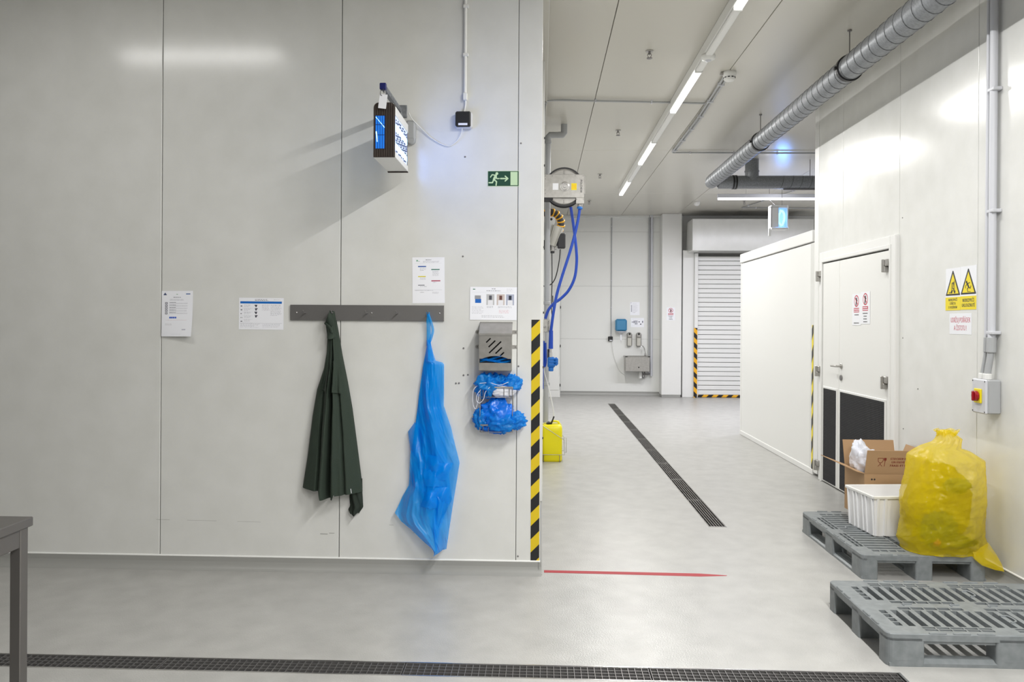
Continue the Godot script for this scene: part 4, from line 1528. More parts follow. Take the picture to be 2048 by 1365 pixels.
func _basket() -> void:
	var b := thing("wire_basket", "two-tier wire basket below the steel dispenser", "basket", Vector3(-0.286, 0.95, FZ))
	var r := 0.0028
	for tier in [[0.225, 0.29], [0.0, 0.045]]:
		var y0: float = tier[0]
		var y1: float = tier[1]
		var s := ST()
		for y in [y0, y1]:
			tube(s, [Vector3(-0.105, y, 0.004), Vector3(-0.105, y, 0.115), Vector3(0.105, y, 0.115), Vector3(0.105, y, 0.004), Vector3(-0.105, y, 0.004)], r, 6)
		for x in [-0.085, -0.05, 0.05, 0.085]:
			tube(s, [Vector3(x, y1, 0.115), Vector3(x, y0, 0.115), Vector3(x, y0, 0.004)], r * 0.8, 6)
		for x in [-0.02, 0.02]:
			tube(s, [Vector3(x, y0, 0.115), Vector3(x, y0, 0.004)], r * 0.8, 6)
		bx(s, -0.105, 0.105, y1 - 0.006, y1 + 0.004, 0.113, 0.117, 0.001)
		obj("basket_tier", s, M.steel, b)
	for g in [-1.0, 1.0]:
		var s := ST()
		tube(s, [Vector3(g * 0.105, 0.0, 0.115), Vector3(g * 0.105, 0.29, 0.115)], r, 6)
		tube(s, [Vector3(g * 0.105, 0.0, 0.004), Vector3(g * 0.105, 0.29, 0.004)], r, 6)
		obj("upright", s, M.steel, b)
	var cap := func(label: String, at: Vector3, size: Vector3, sd: int, m: Material, amp: float, cat := "hairnet", called := "hair_cover") -> Node3D:
		var t := thing(called, label, cat, at)
		var s := ST()
		crumple(s, Vector3.ZERO, size, sd, amp, 34, 22)
		obj("film", s, m, t)
		return t
	cap.call("crinkled blue hair cover at the left of the basket's upper tier", Vector3(-0.355, 1.245, FZ + 0.07), Vector3(0.11, 0.12, 0.1), 101, M.blue_net, 0.5)
	cap.call("crinkled blue hair cover in the middle of the basket's upper tier", Vector3(-0.288, 1.262, FZ + 0.05), Vector3(0.11, 0.09, 0.08), 102, M.blue_net, 0.5)
	cap.call("crinkled blue hair cover drooping over the upper tier's corner nearest the passage", Vector3(-0.19, 1.262, FZ + 0.055), Vector3(0.1, 0.085, 0.09), 103, M.blue_net, 0.5)
	var mk: Node3D = cap.call("white face mask with loose strings in the basket's upper tier", Vector3(-0.248, 1.213, FZ + 0.083), Vector3(0.15, 0.07, 0.05), 104, M.white_cloth, 0.25, "face mask", "face_mask")
	var s := ST()
	tube(s, spl([Vector3(-0.13, 0.02, 0.03), Vector3(-0.16, -0.02, 0.04), Vector3(-0.165, -0.06, 0.042), Vector3(-0.145, -0.075, 0.045), Vector3(-0.12, -0.05, 0.045), Vector3(-0.105, 0.0, 0.045), Vector3(-0.06, 0.045, 0.03)]), 0.0022, 5)
	tube(s, spl([Vector3(-0.15, 0.04, 0.0), Vector3(-0.185, 0.01, 0.03), Vector3(-0.19, -0.07, 0.03), Vector3(-0.175, -0.115, 0.03), Vector3(-0.16, -0.08, 0.035), Vector3(-0.15, -0.02, 0.035)]), 0.0022, 5)
	tube(s, spl([Vector3(-0.15, 0.05, 0.03), Vector3(-0.08, 0.055, 0.035), Vector3(-0.02, 0.04, 0.03), Vector3(0.04, 0.06, 0.03)]), 0.0022, 5)
	obj("strings", s, M.white_cloth, mk)
	cap.call("crumpled deep blue shoe cover standing tallest in the basket's lower tier", Vector3(-0.285, 1.05, FZ + 0.065), Vector3(0.18, 0.17, 0.1), 111, M.blue_deep, 0.42, "shoe cover", "shoe_cover")
	cap.call("light blue shoe cover sticking out of the lower tier's left side", Vector3(-0.385, 1.03, FZ + 0.07), Vector3(0.08, 0.1, 0.08), 112, M.blue_net, 0.5, "shoe cover", "shoe_cover")
	cap.call("light blue shoe cover in front of the deep blue one, lower tier", Vector3(-0.255, 1.01, FZ + 0.105), Vector3(0.14, 0.1, 0.06), 113, M.blue_net, 0.5, "shoe cover", "shoe_cover")
	cap.call("light blue shoe cover spilling from the lower tier towards the passage", Vector3(-0.165, 1.022, FZ + 0.07), Vector3(0.11, 0.085, 0.09), 114, M.blue_net, 0.5, "shoe cover", "shoe_cover")
	cap.call("flat blue shoe cover lying at the bottom of the wire basket", Vector3(-0.288, 0.972, FZ + 0.062), Vector3(0.2, 0.05, 0.1), 115, M.blue_deep, 0.3, "shoe cover", "shoe_cover")

func _fly_lamp() -> void:
	var c := Vector3(-0.922, 2.78, -4.84)
	var l := thing("fly_lamp", "brown-ended fly lamp with glowing blue window, hung from a wall bracket", "fly lamp", c)
	var hw := 0.063
	var hh := 0.16
	var hl := 0.22
	# rounded end plates
	var out := [Vector2(-hw, -hh), Vector2(hw, -hh), Vector2(hw, hh - 0.03)]
	for k in 6:
		var a := PI / 2 * k / 5.0
		out.append(Vector2(hw - 0.03 + 0.03 * cos(a), hh - 0.03 + 0.03 * sin(a)))
	for k in 6:
		var a := PI / 2 + PI / 2 * k / 5.0
		out.append(Vector2(-hw + 0.03 + 0.03 * cos(a), hh - 0.03 + 0.03 * sin(a)))
	for g in [1.0, -1.0]:
		var s := ST()
		plate(s, out, g * hl - (0.008 if g > 0 else 0.0), g * hl + (0.0 if g > 0 else 0.008))
		var ep := obj("end_plate", s, M.brown_rib, l)
		if g > 0:
			for k in 9:
				var x := -hw + 0.008 + k * 0.0136
				var top := hh - (0.02 if (k == 0 or k == 8) else 0.004)
				s = ST()
				if k in [1, 2, 3, 4]:
					bx(s, x - 0.0045, x + 0.0045, 0.085, top, hl, hl + 0.004, 0.0015)
					bx(s, x - 0.0045, x + 0.0045, -hh + 0.003, -0.112, hl, hl + 0.004, 0.0015)
				else:
					bx(s, x - 0.0045, x + 0.0045, -hh + 0.003, top, hl, hl + 0.004, 0.0015)
				obj("rib", s, M.brown_rib, ep)
	var s := ST()
	bx(s, -0.052, 0.004, -0.109, 0.082, hl - 0.002, hl + 0.001)
	var win := obj("blue_window", s, M.uv_blue, l)
	for k in 5:
		s = ST()
		bx(s, -0.0525 + k * 0.0136, -0.0505 + k * 0.0136, -0.11, 0.083, hl + 0.001, hl + 0.004)
		obj("window_bar", s, M.navy, win)
	for y in [-0.03, 0.03]:
		s = ST()
		bx(s, -0.052, 0.004, y - 0.0015, y + 0.0015, hl + 0.001, hl + 0.003)
		obj("window_bar", s, M.navy, win)
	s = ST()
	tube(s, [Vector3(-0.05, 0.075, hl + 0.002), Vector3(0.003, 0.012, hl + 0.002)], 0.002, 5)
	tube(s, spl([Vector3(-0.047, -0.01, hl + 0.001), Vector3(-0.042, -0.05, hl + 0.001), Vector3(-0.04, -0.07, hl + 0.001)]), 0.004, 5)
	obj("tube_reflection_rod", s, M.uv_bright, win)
	# casing: bottom, top, side frames
	s = ST()
	bx(s, -hw, hw, -hh, -hh + 0.006, -hl, hl - 0.006, 0.002)
	bx(s, -hw + 0.02, hw - 0.02, hh - 0.006, hh, -hl, hl - 0.006, 0.002)
	for g in [-1.0, 1.0]:
		bx(s, g * hw - 0.003, g * hw + 0.003, hh - 0.075, hh - 0.022, -hl, hl - 0.006, 0.002)
		bx(s, g * hw - 0.003, g * hw + 0.003, -hh, -hh + 0.035, -hl, hl - 0.006, 0.002)
	obj("casing", s, M.trim_white, l)
	s = ST()
	bx(s, -hw - 0.002, hw + 0.002, -hh - 0.006, -hh + 0.002, -hl - 0.02, -hl + 0.0, 0.001)
	obj("tray_edge", s, M.brown_rib, l)
	for g in [-1.0, 1.0]:
		s = ST()
		bx(s, g * (hw - 0.004) - 0.002, g * (hw - 0.004) + 0.002, -hh + 0.034, hh - 0.074, -hl + 0.005, hl - 0.012)
		var scr := obj("glowing_screen", s, M.uv_white, l)
		s = ST()
		for y in [-0.085, 0.02]:
			bx(s, g * (hw - 0.001) - 0.0015, g * (hw - 0.001) + 0.0015, y - 0.017, y + 0.017, -hl + 0.02, hl - 0.02, 0.001)
		obj("lamp_tube", s, M.uv_bright, scr)
		s = ST()
		for row in [0.068, 0.052, -0.008, -0.022, -0.036, -0.05, -0.064, -0.115]:
			for k in 13:
				if int(absf(row) * 1000.0 + k * 7) % 5 == 0:
					continue
				box(s, Vector3(g * (hw + 0.0005), row + 0.003 * ((k * 5) % 3 - 1), -hl + 0.04 + k * 0.03), Vector3(0.002, 0.009, 0.013))
		var dots := obj("screen_holes", s, M.black, scr)
		dots.set_meta("kind", "stuff")
	for z in [-0.14, 0.14]:
		s = ST()
		tube(s, [Vector3(-0.012, hh, z), Vector3(-0.016, 0.265, z)], 0.003, 6)
		obj("hanger", s, M.steel, l)
	area("fly_lamp_light", c + Vector3(hw + 0.012, -0.02, 0), Vector3(0, -PI / 2, 0), Vector2(0.4, 0.22), 0.12, Color(0.26, 0.52, 1.0))
	# bracket
	var b := thing("wall_bracket", "galvanised strut bracket with blue end cap carrying the fly lamp", "bracket")
	s = ST()
	bx(s, -0.957, -0.927, 3.035, 3.065, FZ + 0.01, -4.69, 0.003)
	for k in 7:
		bx(s, -0.9275, -0.9245, 3.043, 3.057, -5.17 + k * 0.07, -5.13 + k * 0.07)
	obj("strut", s, M.galvanised, b)
	s = ST()
	bx(s, -0.961, -0.923, 3.03, 3.07, -4.695, -4.665, 0.004)
	obj("end_cap", s, M.navy, b)
	s = ST()
	bx(s, -0.985, -0.895, 3.01, 3.095, FZ, FZ + 0.008, 0.01)
	bx(s, -0.963, -0.92, 2.99, 3.035, FZ + 0.008, FZ + 0.07, 0.004)
	obj("wall_plate", s, M.galvanised, b)
	var j := thing("junction_box", "grey round-bottomed junction cover on the wall behind the fly lamp", "junction box", Vector3(-0.865, 2.9, FZ))
	s = ST()
	box(s, Vector3(0, 0.02, 0.025), Vector3(0.065, 0.13, 0.05), 0.012)
	cyl(s, Vector3(0, -0.04, 0), Vector3(0, -0.04, 0.048), 0.0315, 18, 0.006)
	obj("cover", s, M.pvc_grey, j)
	var g2 := thing("hanging_tag", "blank white tag on a black ring at the fly lamp's end", "tag", Vector3(-0.927, 2.94, -4.598))
	s = ST()
	box(s, Vector3(0, 0, 0), Vector3(0.046, 0.083, 0.002), 0.0005, Basis(Vector3(0, 0, 1), -0.12))
	obj("card", s, M.paper, g2)
	s = ST()
	var ring := []
	for k in 15:
		var a := TAU * k / 16.0
		ring.append(Vector3(-0.004 + cos(a) * 0.011, 0.05 + sin(a) * 0.018, 0.003 * sin(a * 2.0)))
	tube(s, ring, 0.0016, 5)
	tube(s, [Vector3(-0.004, 0.066, 0), Vector3(-0.012, 0.1, -0.08)], 0.0014, 5)
	obj("ring", s, M.black, g2)

# ---------------------------------------------------------------- things along the corridor's left wall
func _corridor_left_things() -> void:
	var s := ST()
	# hose reel
	var r := thing("hose_reel", "steel hose reel with round flanges mounted high beside the passage", "hose reel", Vector3(0.262, 3.265, -9.5))
	for z in [-0.07, 0.065]:
		s = ST()
		lathe(s, [Vector2(0.0, 0.0), Vector2(0.2, 0.0), Vector2(0.214, 0.01), Vector2(0.214, -0.004), Vector2(0.0, -0.004)], 40, xf_to(Vector3(0, 0, z), Vector3(0, 0, 1)), false)
		var fl := obj("flange", s, M.steel, r)
		s = ST()
		lathe(s, [Vector2(0.212, -0.012), Vector2(0.231, -0.012), Vector2(0.231, 0.014), Vector2(0.212, 0.014), Vector2(0.212, -0.012)], 44, xf_to(Vector3(0, 0, z), Vector3(0, 0, 1)), false)
		obj("rim_ring", s, M.dark, fl)
		for k in 6:
			s = ST()
			var a := TAU * k / 6.0 + 0.5236
			var q := Basis(Vector3(0, 0, 1), a)
			box(s, Vector3(0, 0, z + 0.012) + q * Vector3(0.17, 0, 0), Vector3(0.045, 0.008, 0.008), 0.002, q)
			obj("spoke_rib", s, M.steel_bright, fl)
	s = ST()
	cyl(s, Vector3(0, 0, -0.068), Vector3(0, 0, 0.063), 0.13, 32)
	for k in 6:
		cyl(s, Vector3(0, 0, -0.06 + k * 0.02), Vector3(0, 0, -0.042 + k * 0.02), 0.15, 32, 0.006)
	obj("wound_hose", s, M.blue_hose, r)
	s = ST()
	bx(s, -0.244, 0.236, -0.131, 0.143, 0.094, 0.1, 0.002)
	bx(s, -0.244, 0.236, 0.139, 0.143, -0.1, 0.1, 0.001)
	bx(s, -0.244, -0.1, -0.131, -0.127, -0.1, 0.1, 0.001)
	bx(s, 0.236, 0.247, -0.09, 0.13, -0.1, 0.098, 0.002)
	bx(s, 0.14, 0.236, -0.2, -0.131, 0.094, 0.1, 0.002)
	obj("housing_plate", s, M.steel, r)
	s = ST()
	bx(s, -0.262, -0.13, -0.155, -0.131, -0.1, 0.09, 0.004)
	bx(s, -0.266, -0.244, -0.155, 0.143, -0.1, 0.1, 0.002)
	obj("mounting_bracket", s, M.dark, r)
	s = ST()
	lathe(s, [Vector2(0.0, 0.03), Vector2(0.018, 0.03), Vector2(0.02, 0.012), Vector2(0.028, 0.012), Vector2(0.03, 0.026), Vector2(0.04, 0.026), Vector2(0.042, 0.006), Vector2(0.056, 0.003), Vector2(0.058, 0.0)], 28, xf_to(Vector3(0.006, 0.0, 0.1), Vector3(0, 0, 1)), false)
	obj("hub", s, M.steel_bright, r)
	s = ST()
	bx(s, -0.135, -0.068, -0.04, 0.038, 0.1, 0.101)
	obj("white_label", s, M.paper, r)
	s = ST()
	bx(s, 0.084, 0.147, -0.042, 0.038, 0.1, 0.101)
	obj("yellow_label", s, M.sign_yellow, r)
	for k in 5:
		s = ST()
		bx(s, 0.092 + k * 0.011, 0.096 + k * 0.011, -0.03, 0.028, 0.101, 0.1015)
		obj("print_line", s, M.orange_tape, r)
	var holder := Node3D.new()
	holder.name = "brand_lettering"
	holder.position = Vector3(0.2, 0.005, 0.1005)
	holder.rotation.z = -PI / 2
	r.add_child(holder)
	text("POLCHEM", 0.024, M.ink, holder, Vector3.ZERO, true, 0.145)
	for p in [Vector2(-0.22, 0.125), Vector2(-0.14, 0.125), Vector2(0.13, 0.125), Vector2(0.222, 0.125), Vector2(0.15, -0.15), Vector2(0.225, -0.15), Vector2(-0.22, 0.09), Vector2(-0.22, -0.04), Vector2(-0.22, -0.085)]:
		s = ST()
		cyl(s, Vector3(p.x, p.y, 0.1), Vector3(p.x, p.y, 0.104), 0.005, 8, 0.001)
		obj("screw", s, M.steel_dark, r)
	s = ST()
	cyl(s, Vector3(0.19, -0.2, 0.05), Vector3(0.19, -0.235, 0.05), 0.028, 16, 0.004)
	obj("outlet", s, M.steel, r)
	s = ST()
	cyl(s, Vector3(0.19, -0.232, 0.05), Vector3(0.186, -0.262, 0.05), 0.034, 16, 0.006)
	obj("hose_stop", s, M.blue_part, r)
	# hoses
	var h1 := thing("water_hose", "bright blue hose sagging in a wide bow from reel to wall valve", "hose")
	s = ST()
	tube(s, spl([Vector3(0.347, 3.045, -9.56), Vector3(0.372, 2.884, -9.56), Vector3(0.397, 2.706, -9.56), Vector3(0.416, 2.528, -9.56), Vector3(0.421, 2.379, -9.56), Vector3(0.398, 2.2, -9.56), Vector3(0.33, 2.051, -9.56), Vector3(0.235, 1.949, -9.56), Vector3(0.152, 1.889, -9.55), Vector3(0.088, 1.812, -9.54), Vector3(0.05, 1.705, -9.53)], 6), 0.0175, 10)
	obj("hose_tube", s, M.blue_hose, h1)
	var h2 := thing("water_hose", "bright blue hose hanging straight from the reel's outlet to the spray gun", "hose")
	s = ST()
	tube(s, spl([Vector3(0.449, 3.015, -9.45), Vector3(0.431, 2.885, -9.45), Vector3(0.385, 2.676, -9.44), Vector3(0.327, 2.468, -9.43), Vector3(0.251, 2.229, -9.42), Vector3(0.183, 1.991, -9.41), Vector3(0.141, 1.752, -9.4), Vector3(0.118, 1.56, -9.4)], 6), 0.0175, 10)
	obj("hose_tube", s, M.blue_hose, h2)
	s = ST()
	tube(s, [Vector3(0.118, 1.565, -9.4), Vector3(0.116, 1.35, -9.4)], 0.024, 12, true, 0.028)
	obj("hose_sleeve", s, M.blue_hose, h2)
	var gun := thing("spray_gun", "blue spray gun at the end of the straight hanging hose", "spray gun", Vector3(0.115, 1.2, -9.4))
	s = ST()
	cyl(s, Vector3(0, 0.155, 0), Vector3(0, 0.09, 0), 0.016, 12, 0.003)
	cyl(s, Vector3(0, 0.11, 0), Vector3(0, 0.05, 0), 0.02, 6, 0.002)
	obj("coupling", s, M.steel_bright, gun)
	s = ST()
	box(s, Vector3(0.008, -0.01, 0), Vector3(0.09, 0.13, 0.05), 0.018)
	box(s, Vector3(0.065, 0.0, 0), Vector3(0.05, 0.1, 0.045), 0.02)
	for k in 3:
		box(s, Vector3(0.03, -0.04 + k * 0.035, 0.02), Vector3(0.1, 0.014, 0.02), 0.006)
	cyl(s, Vector3(0.005, -0.07, 0), Vector3(0.005, -0.115, 0), 0.03, 14, 0.006)
	obj("gun_body", s, M.blue_part, gun)
	# valve station with sheathed lines
	var v := thing("hose_station", "small steel mixing station with valve fixed beside the striped corner", "hose station", Vector3(0.0, 1.62, -9.5))
	s = ST()
	box(s, Vector3(0.052, 0.0, 0.02), Vector3(0.108, 0.15, 0.11), 0.004)
	obj("cover", s, M.steel, v)
	s = ST()
	cyl(s, Vector3(0.045, -0.01, 0.075), Vector3(0.045, -0.01, 0.1), 0.012, 10, 0.002)
	cyl(s, Vector3(0.03, -0.07, 0.05), Vector3(0.03, -0.18, 0.05), 0.017, 12, 0.003)
	cyl(s, Vector3(0.095, -0.06, 0.05), Vector3(0.13, -0.06, 0.05), 0.01, 10)
	obj("valve", s, M.steel_bright, v)
	var hl := Node3D.new()
	hl.name = "brand_lettering"
	hl.position = Vector3(0.085, 0.0, 0.0755)
	hl.rotation.z = -PI / 2
	v.add_child(hl)
	text("POLCHEM", 0.017, M.ink, hl, Vector3.ZERO, true, 0.12)
	s = ST()
	tube(s, spl([Vector3(0.03, -0.17, 0.05), Vector3(0.032, -0.4, 0.05), Vector3(0.045, -0.48, 0.05), Vector3(0.058, -0.4, 0.06), Vector3(0.05, -0.2, 0.06)]), 0.015, 10)
	tube(s, [Vector3(0.02, -0.2, 0.04), Vector3(0.02, -0.75, 0.04)], 0.016, 10)
	obj("feed_hose", s, M.blue_hose, v)
	s = ST()
	box(s, Vector3(0.09, -0.33, 0.03), Vector3(0.025, 0.11, 0.03), 0.006)
	obj("hand_grip", s, M.dark, v)
	# standpipe to the ceiling
	var p := thing("waste_pipe", "grey plastic standpipe with two bends meeting the ceiling above the reel", "pipe")
	s = ST()
	tube(s, spl([Vector3(0.062, 0.0, -9.9), Vector3(0.07, 1.5, -9.9), Vector3(0.073, 3.93, -9.9)], 2), 0.034, 16)
	tube(s, [Vector3(0.073, 3.9, -9.9), Vector3(0.075, 3.97, -9.9), Vector3(0.09, 3.99, -9.9), Vector3(0.25, 3.99, -9.9)], 0.038, 16)
	tube(s, [Vector3(0.2, 3.99, -9.9), Vector3(0.255, 3.992, -9.9), Vector3(0.27, 4.01, -9.9), Vector3(0.27, H, -9.9)], 0.04, 16)
	obj("pipe", s, M.pvc_grey, p)
	for y in [3.9, 1.9, 0.9]:
		s = ST()
		cyl(s, Vector3(0.072, y - 0.02, -9.9), Vector3(0.072, y + 0.02, -9.9), 0.043, 16, 0.004)
		obj("pipe_collar", s, M.pvc_grey, p)
	# roller drive above the side opening
	var d := thing("roller_drive", "end of a roll-up door with striped roll, pale cone and motor below the reel", "roller drive", Vector3(0.0, 2.85, -10.1))
	s = ST()
	plate(s, [Vector2(-0.01, -0.16), Vector2(0.075, -0.11), Vector2(0.17, 0.07), Vector2(0.17, 0.12), Vector2(0.15, 0.14), Vector2(-0.01, 0.145)], 0.06, 0.07)
	obj("side_plate", s, M.panel, d)
	for k in [[Vector2(0.12, 0.11), 0.016], [Vector2(0.085, 0.065), 0.02]]:
		s = ST()
		cyl(s, Vector3(k[0].x, k[0].y, 0.069), Vector3(k[0].x, k[0].y, 0.074), k[1], 16, 0.002)
		obj("bolt_hole", s, M.black, d)
	s = ST()
	var ring := []
	for k in 22:
		var a := deg_to_rad(170 - k * 10.5)
		ring.append(Vector3(0.1 + cos(a) * 0.145, 0.06 + sin(a) * 0.145, 0.02))
	tube(s, ring, 0.045, 12)
	obj("curtain_roll", s, M.dark, d)
	for k in 10:
		s = ST()
		var a := deg_to_rad(160 - k * 21.0)
		var c := Vector3(0.1 + cos(a) * 0.145, 0.06 + sin(a) * 0.145, 0.02)
		var t := Vector3(-sin(a), cos(a), 0.6).normalized()
		lathe(s, [Vector2(0.046, -0.012), Vector2(0.053, -0.008), Vector2(0.053, 0.008), Vector2(0.046, 0.012)], 14, xf_to(c, t))
		obj("yellow_stripe", s, M.orange_tape, d)
	s = ST()
	tube(s, [Vector3(0.2, 0.02, 0.03), Vector3(0.125, -0.22, 0.03)], 0.085, 20, true, 0.06)
	for k in 7:
		var o := -0.05 + k * 0.016
		tube(s, [Vector3(0.2 + o * 1.3, 0.02 - o * 0.3, 0.105), Vector3(0.125 + o, -0.21 - o * 0.3, 0.083)], 0.005, 5)
	obj("drive_cone", s, M.motor_cream, d)
	s = ST()
	cyl(s, Vector3(0.14, -0.2, 0.03), Vector3(0.138, -0.29, 0.03), 0.036, 16, 0.005)
	cyl(s, Vector3(0.09, -0.25, 0.03), Vector3(0.19, -0.25, 0.03), 0.02, 12, 0.003)
	obj("gearbox", s, M.steel, d)
	s = ST()
	cyl(s, Vector3(0.138, -0.28, 0.03), Vector3(0.138, -0.315, 0.03), 0.026, 14, 0.004)
	box(s, Vector3(0.06, -0.21, 0.03), Vector3(0.08, 0.12, 0.06), 0.01)
	obj("brake", s, M.dark, d)
	s = ST()
	box(s, Vector3(0.25, -0.16, 0.03), Vector3(0.1, 0.19, 0.09), 0.012)
	box(s, Vector3(0.197, -0.16, 0.03), Vector3(0.02, 0.12, 0.07), 0.006)
	obj("motor_box", s, M.dark, d)
	var cb := thing("power_cable", "black motor cable hanging from the roller drive back to the wall", "cable")
	s = ST()
	tube(s, spl([Vector3(0.235, 2.585, -10.07), Vector3(0.225, 2.45, -10.07), Vector3(0.185, 2.25, -10.07), Vector3(0.13, 2.15, -10.07), Vector3(0.05, 2.12, -10.07), Vector3(0.0, 2.13, -10.07)]), 0.007, 6)
	obj("lead", s, M.black, cb)
	var cb2 := thing("pull_cord", "black pull cord loop hanging beside the white passage post", "cord")
	s = ST()
	tube(s, spl([Vector3(0.13, 2.6, -10.1), Vector3(0.135, 2.2, -10.1), Vector3(0.13, 1.85, -10.1), Vector3(0.145, 1.72, -10.1), Vector3(0.15, 1.8, -10.1), Vector3(0.145, 2.0, -10.1)]), 0.006, 6)
	obj("cord_loop", s, M.black, cb2)

	# jerrican in a wire holder
	var can := thing("jerrican", "bright yellow plastic jerrican on the floor behind the striped corner", "jerrican", Vector3(0.14, 0.0, -9.62))
	s = ST(true)
	var g := []
	var prof := [[0.0, 0.9], [0.012, 0.97], [0.03, 1.0], [0.36, 1.0], [0.4, 0.985], [0.425, 0.93], [0.437, 0.82], [0.44, 0.0]]
	for pr in prof:
		var row := []
		for k in 33:
			var a := TAU * (k % 32) / 32.0
			var e := 0.28
			row.append(Vector3(signf(cos(a)) * pow(absf(cos(a)), e) * 0.122 * pr[1], pr[0], signf(sin(a)) * pow(absf(sin(a)), e) * 0.14 * pr[1]))
		g.append(row)
	sheet(s, g, Vector3(0, 0, 1))
	obj("can_body", s, M.can_yellow, can)
	s = ST()
	tube(s, spl([Vector3(0.085, 0.43, 0.03), Vector3(0.07, 0.468, 0.03), Vector3(0.0, 0.47, 0.03), Vector3(-0.02, 0.43, 0.03)]), 0.013, 8)
	obj("handle", s, M.can_yellow, can)
	s = ST()
	cyl(s, Vector3(-0.035, 0.43, 0.05), Vector3(-0.05, 0.462, 0.06), 0.026, 14, 0.004)
	obj("cap", s, M.black, can)
	s = ST()
	tube(s, [Vector3(-0.02, 0.42, 0.06), Vector3(0.022, 0.535, 0.06)], 0.009, 8)
	obj("suction_lance", s, M.black, can)
	var rack := thing("can_holder", "thin wire holder wrapped round the yellow jerrican", "wire holder", Vector3(0.0, 0.0, -9.62))
	s = ST()
	for z in [0.155, -0.155]:
		tube(s, [Vector3(-0.01, 0.43, z), Vector3(0.03, 0.43, z), Vector3(0.285, 0.265, z), Vector3(0.29, 0.09, z), Vector3(-0.01, 0.09, z)], 0.0035, 6)
	tube(s, [Vector3(0.285, 0.265, 0.155), Vector3(0.285, 0.265, -0.155)], 0.0035, 6)
	tube(s, [Vector3(0.29, 0.09, 0.155), Vector3(0.29, 0.09, -0.155)], 0.0035, 6)
	tube(s, [Vector3(0.287, 0.28, 0.05), Vector3(0.31, 0.28, 0.05), Vector3(0.31, 0.1, 0.05), Vector3(0.29, 0.1, 0.05)], 0.0035, 6)
	for x in [0.04, 0.23]:
		tube(s, [Vector3(x, 0.09, 0.155), Vector3(x, 0.004, 0.155), Vector3(x, 0.004, -0.155), Vector3(x, 0.09, -0.155)], 0.0035, 6)
	obj("wire_frame", s, M.steel, rack)
	var tb := thing("suction_tube", "thin white tube arching from the mixing station to the jerrican", "tube")
	s = ST()
	tube(s, spl([Vector3(0.162, 0.53, -9.56), Vector3(0.145, 0.66, -9.53), Vector3(0.09, 0.9, -9.5), Vector3(0.035, 1.1, -9.48), Vector3(0.022, 1.3, -9.47), Vector3(0.03, 1.55, -9.47)]), 0.007, 8)
	obj("tube", s, M.white, tb)

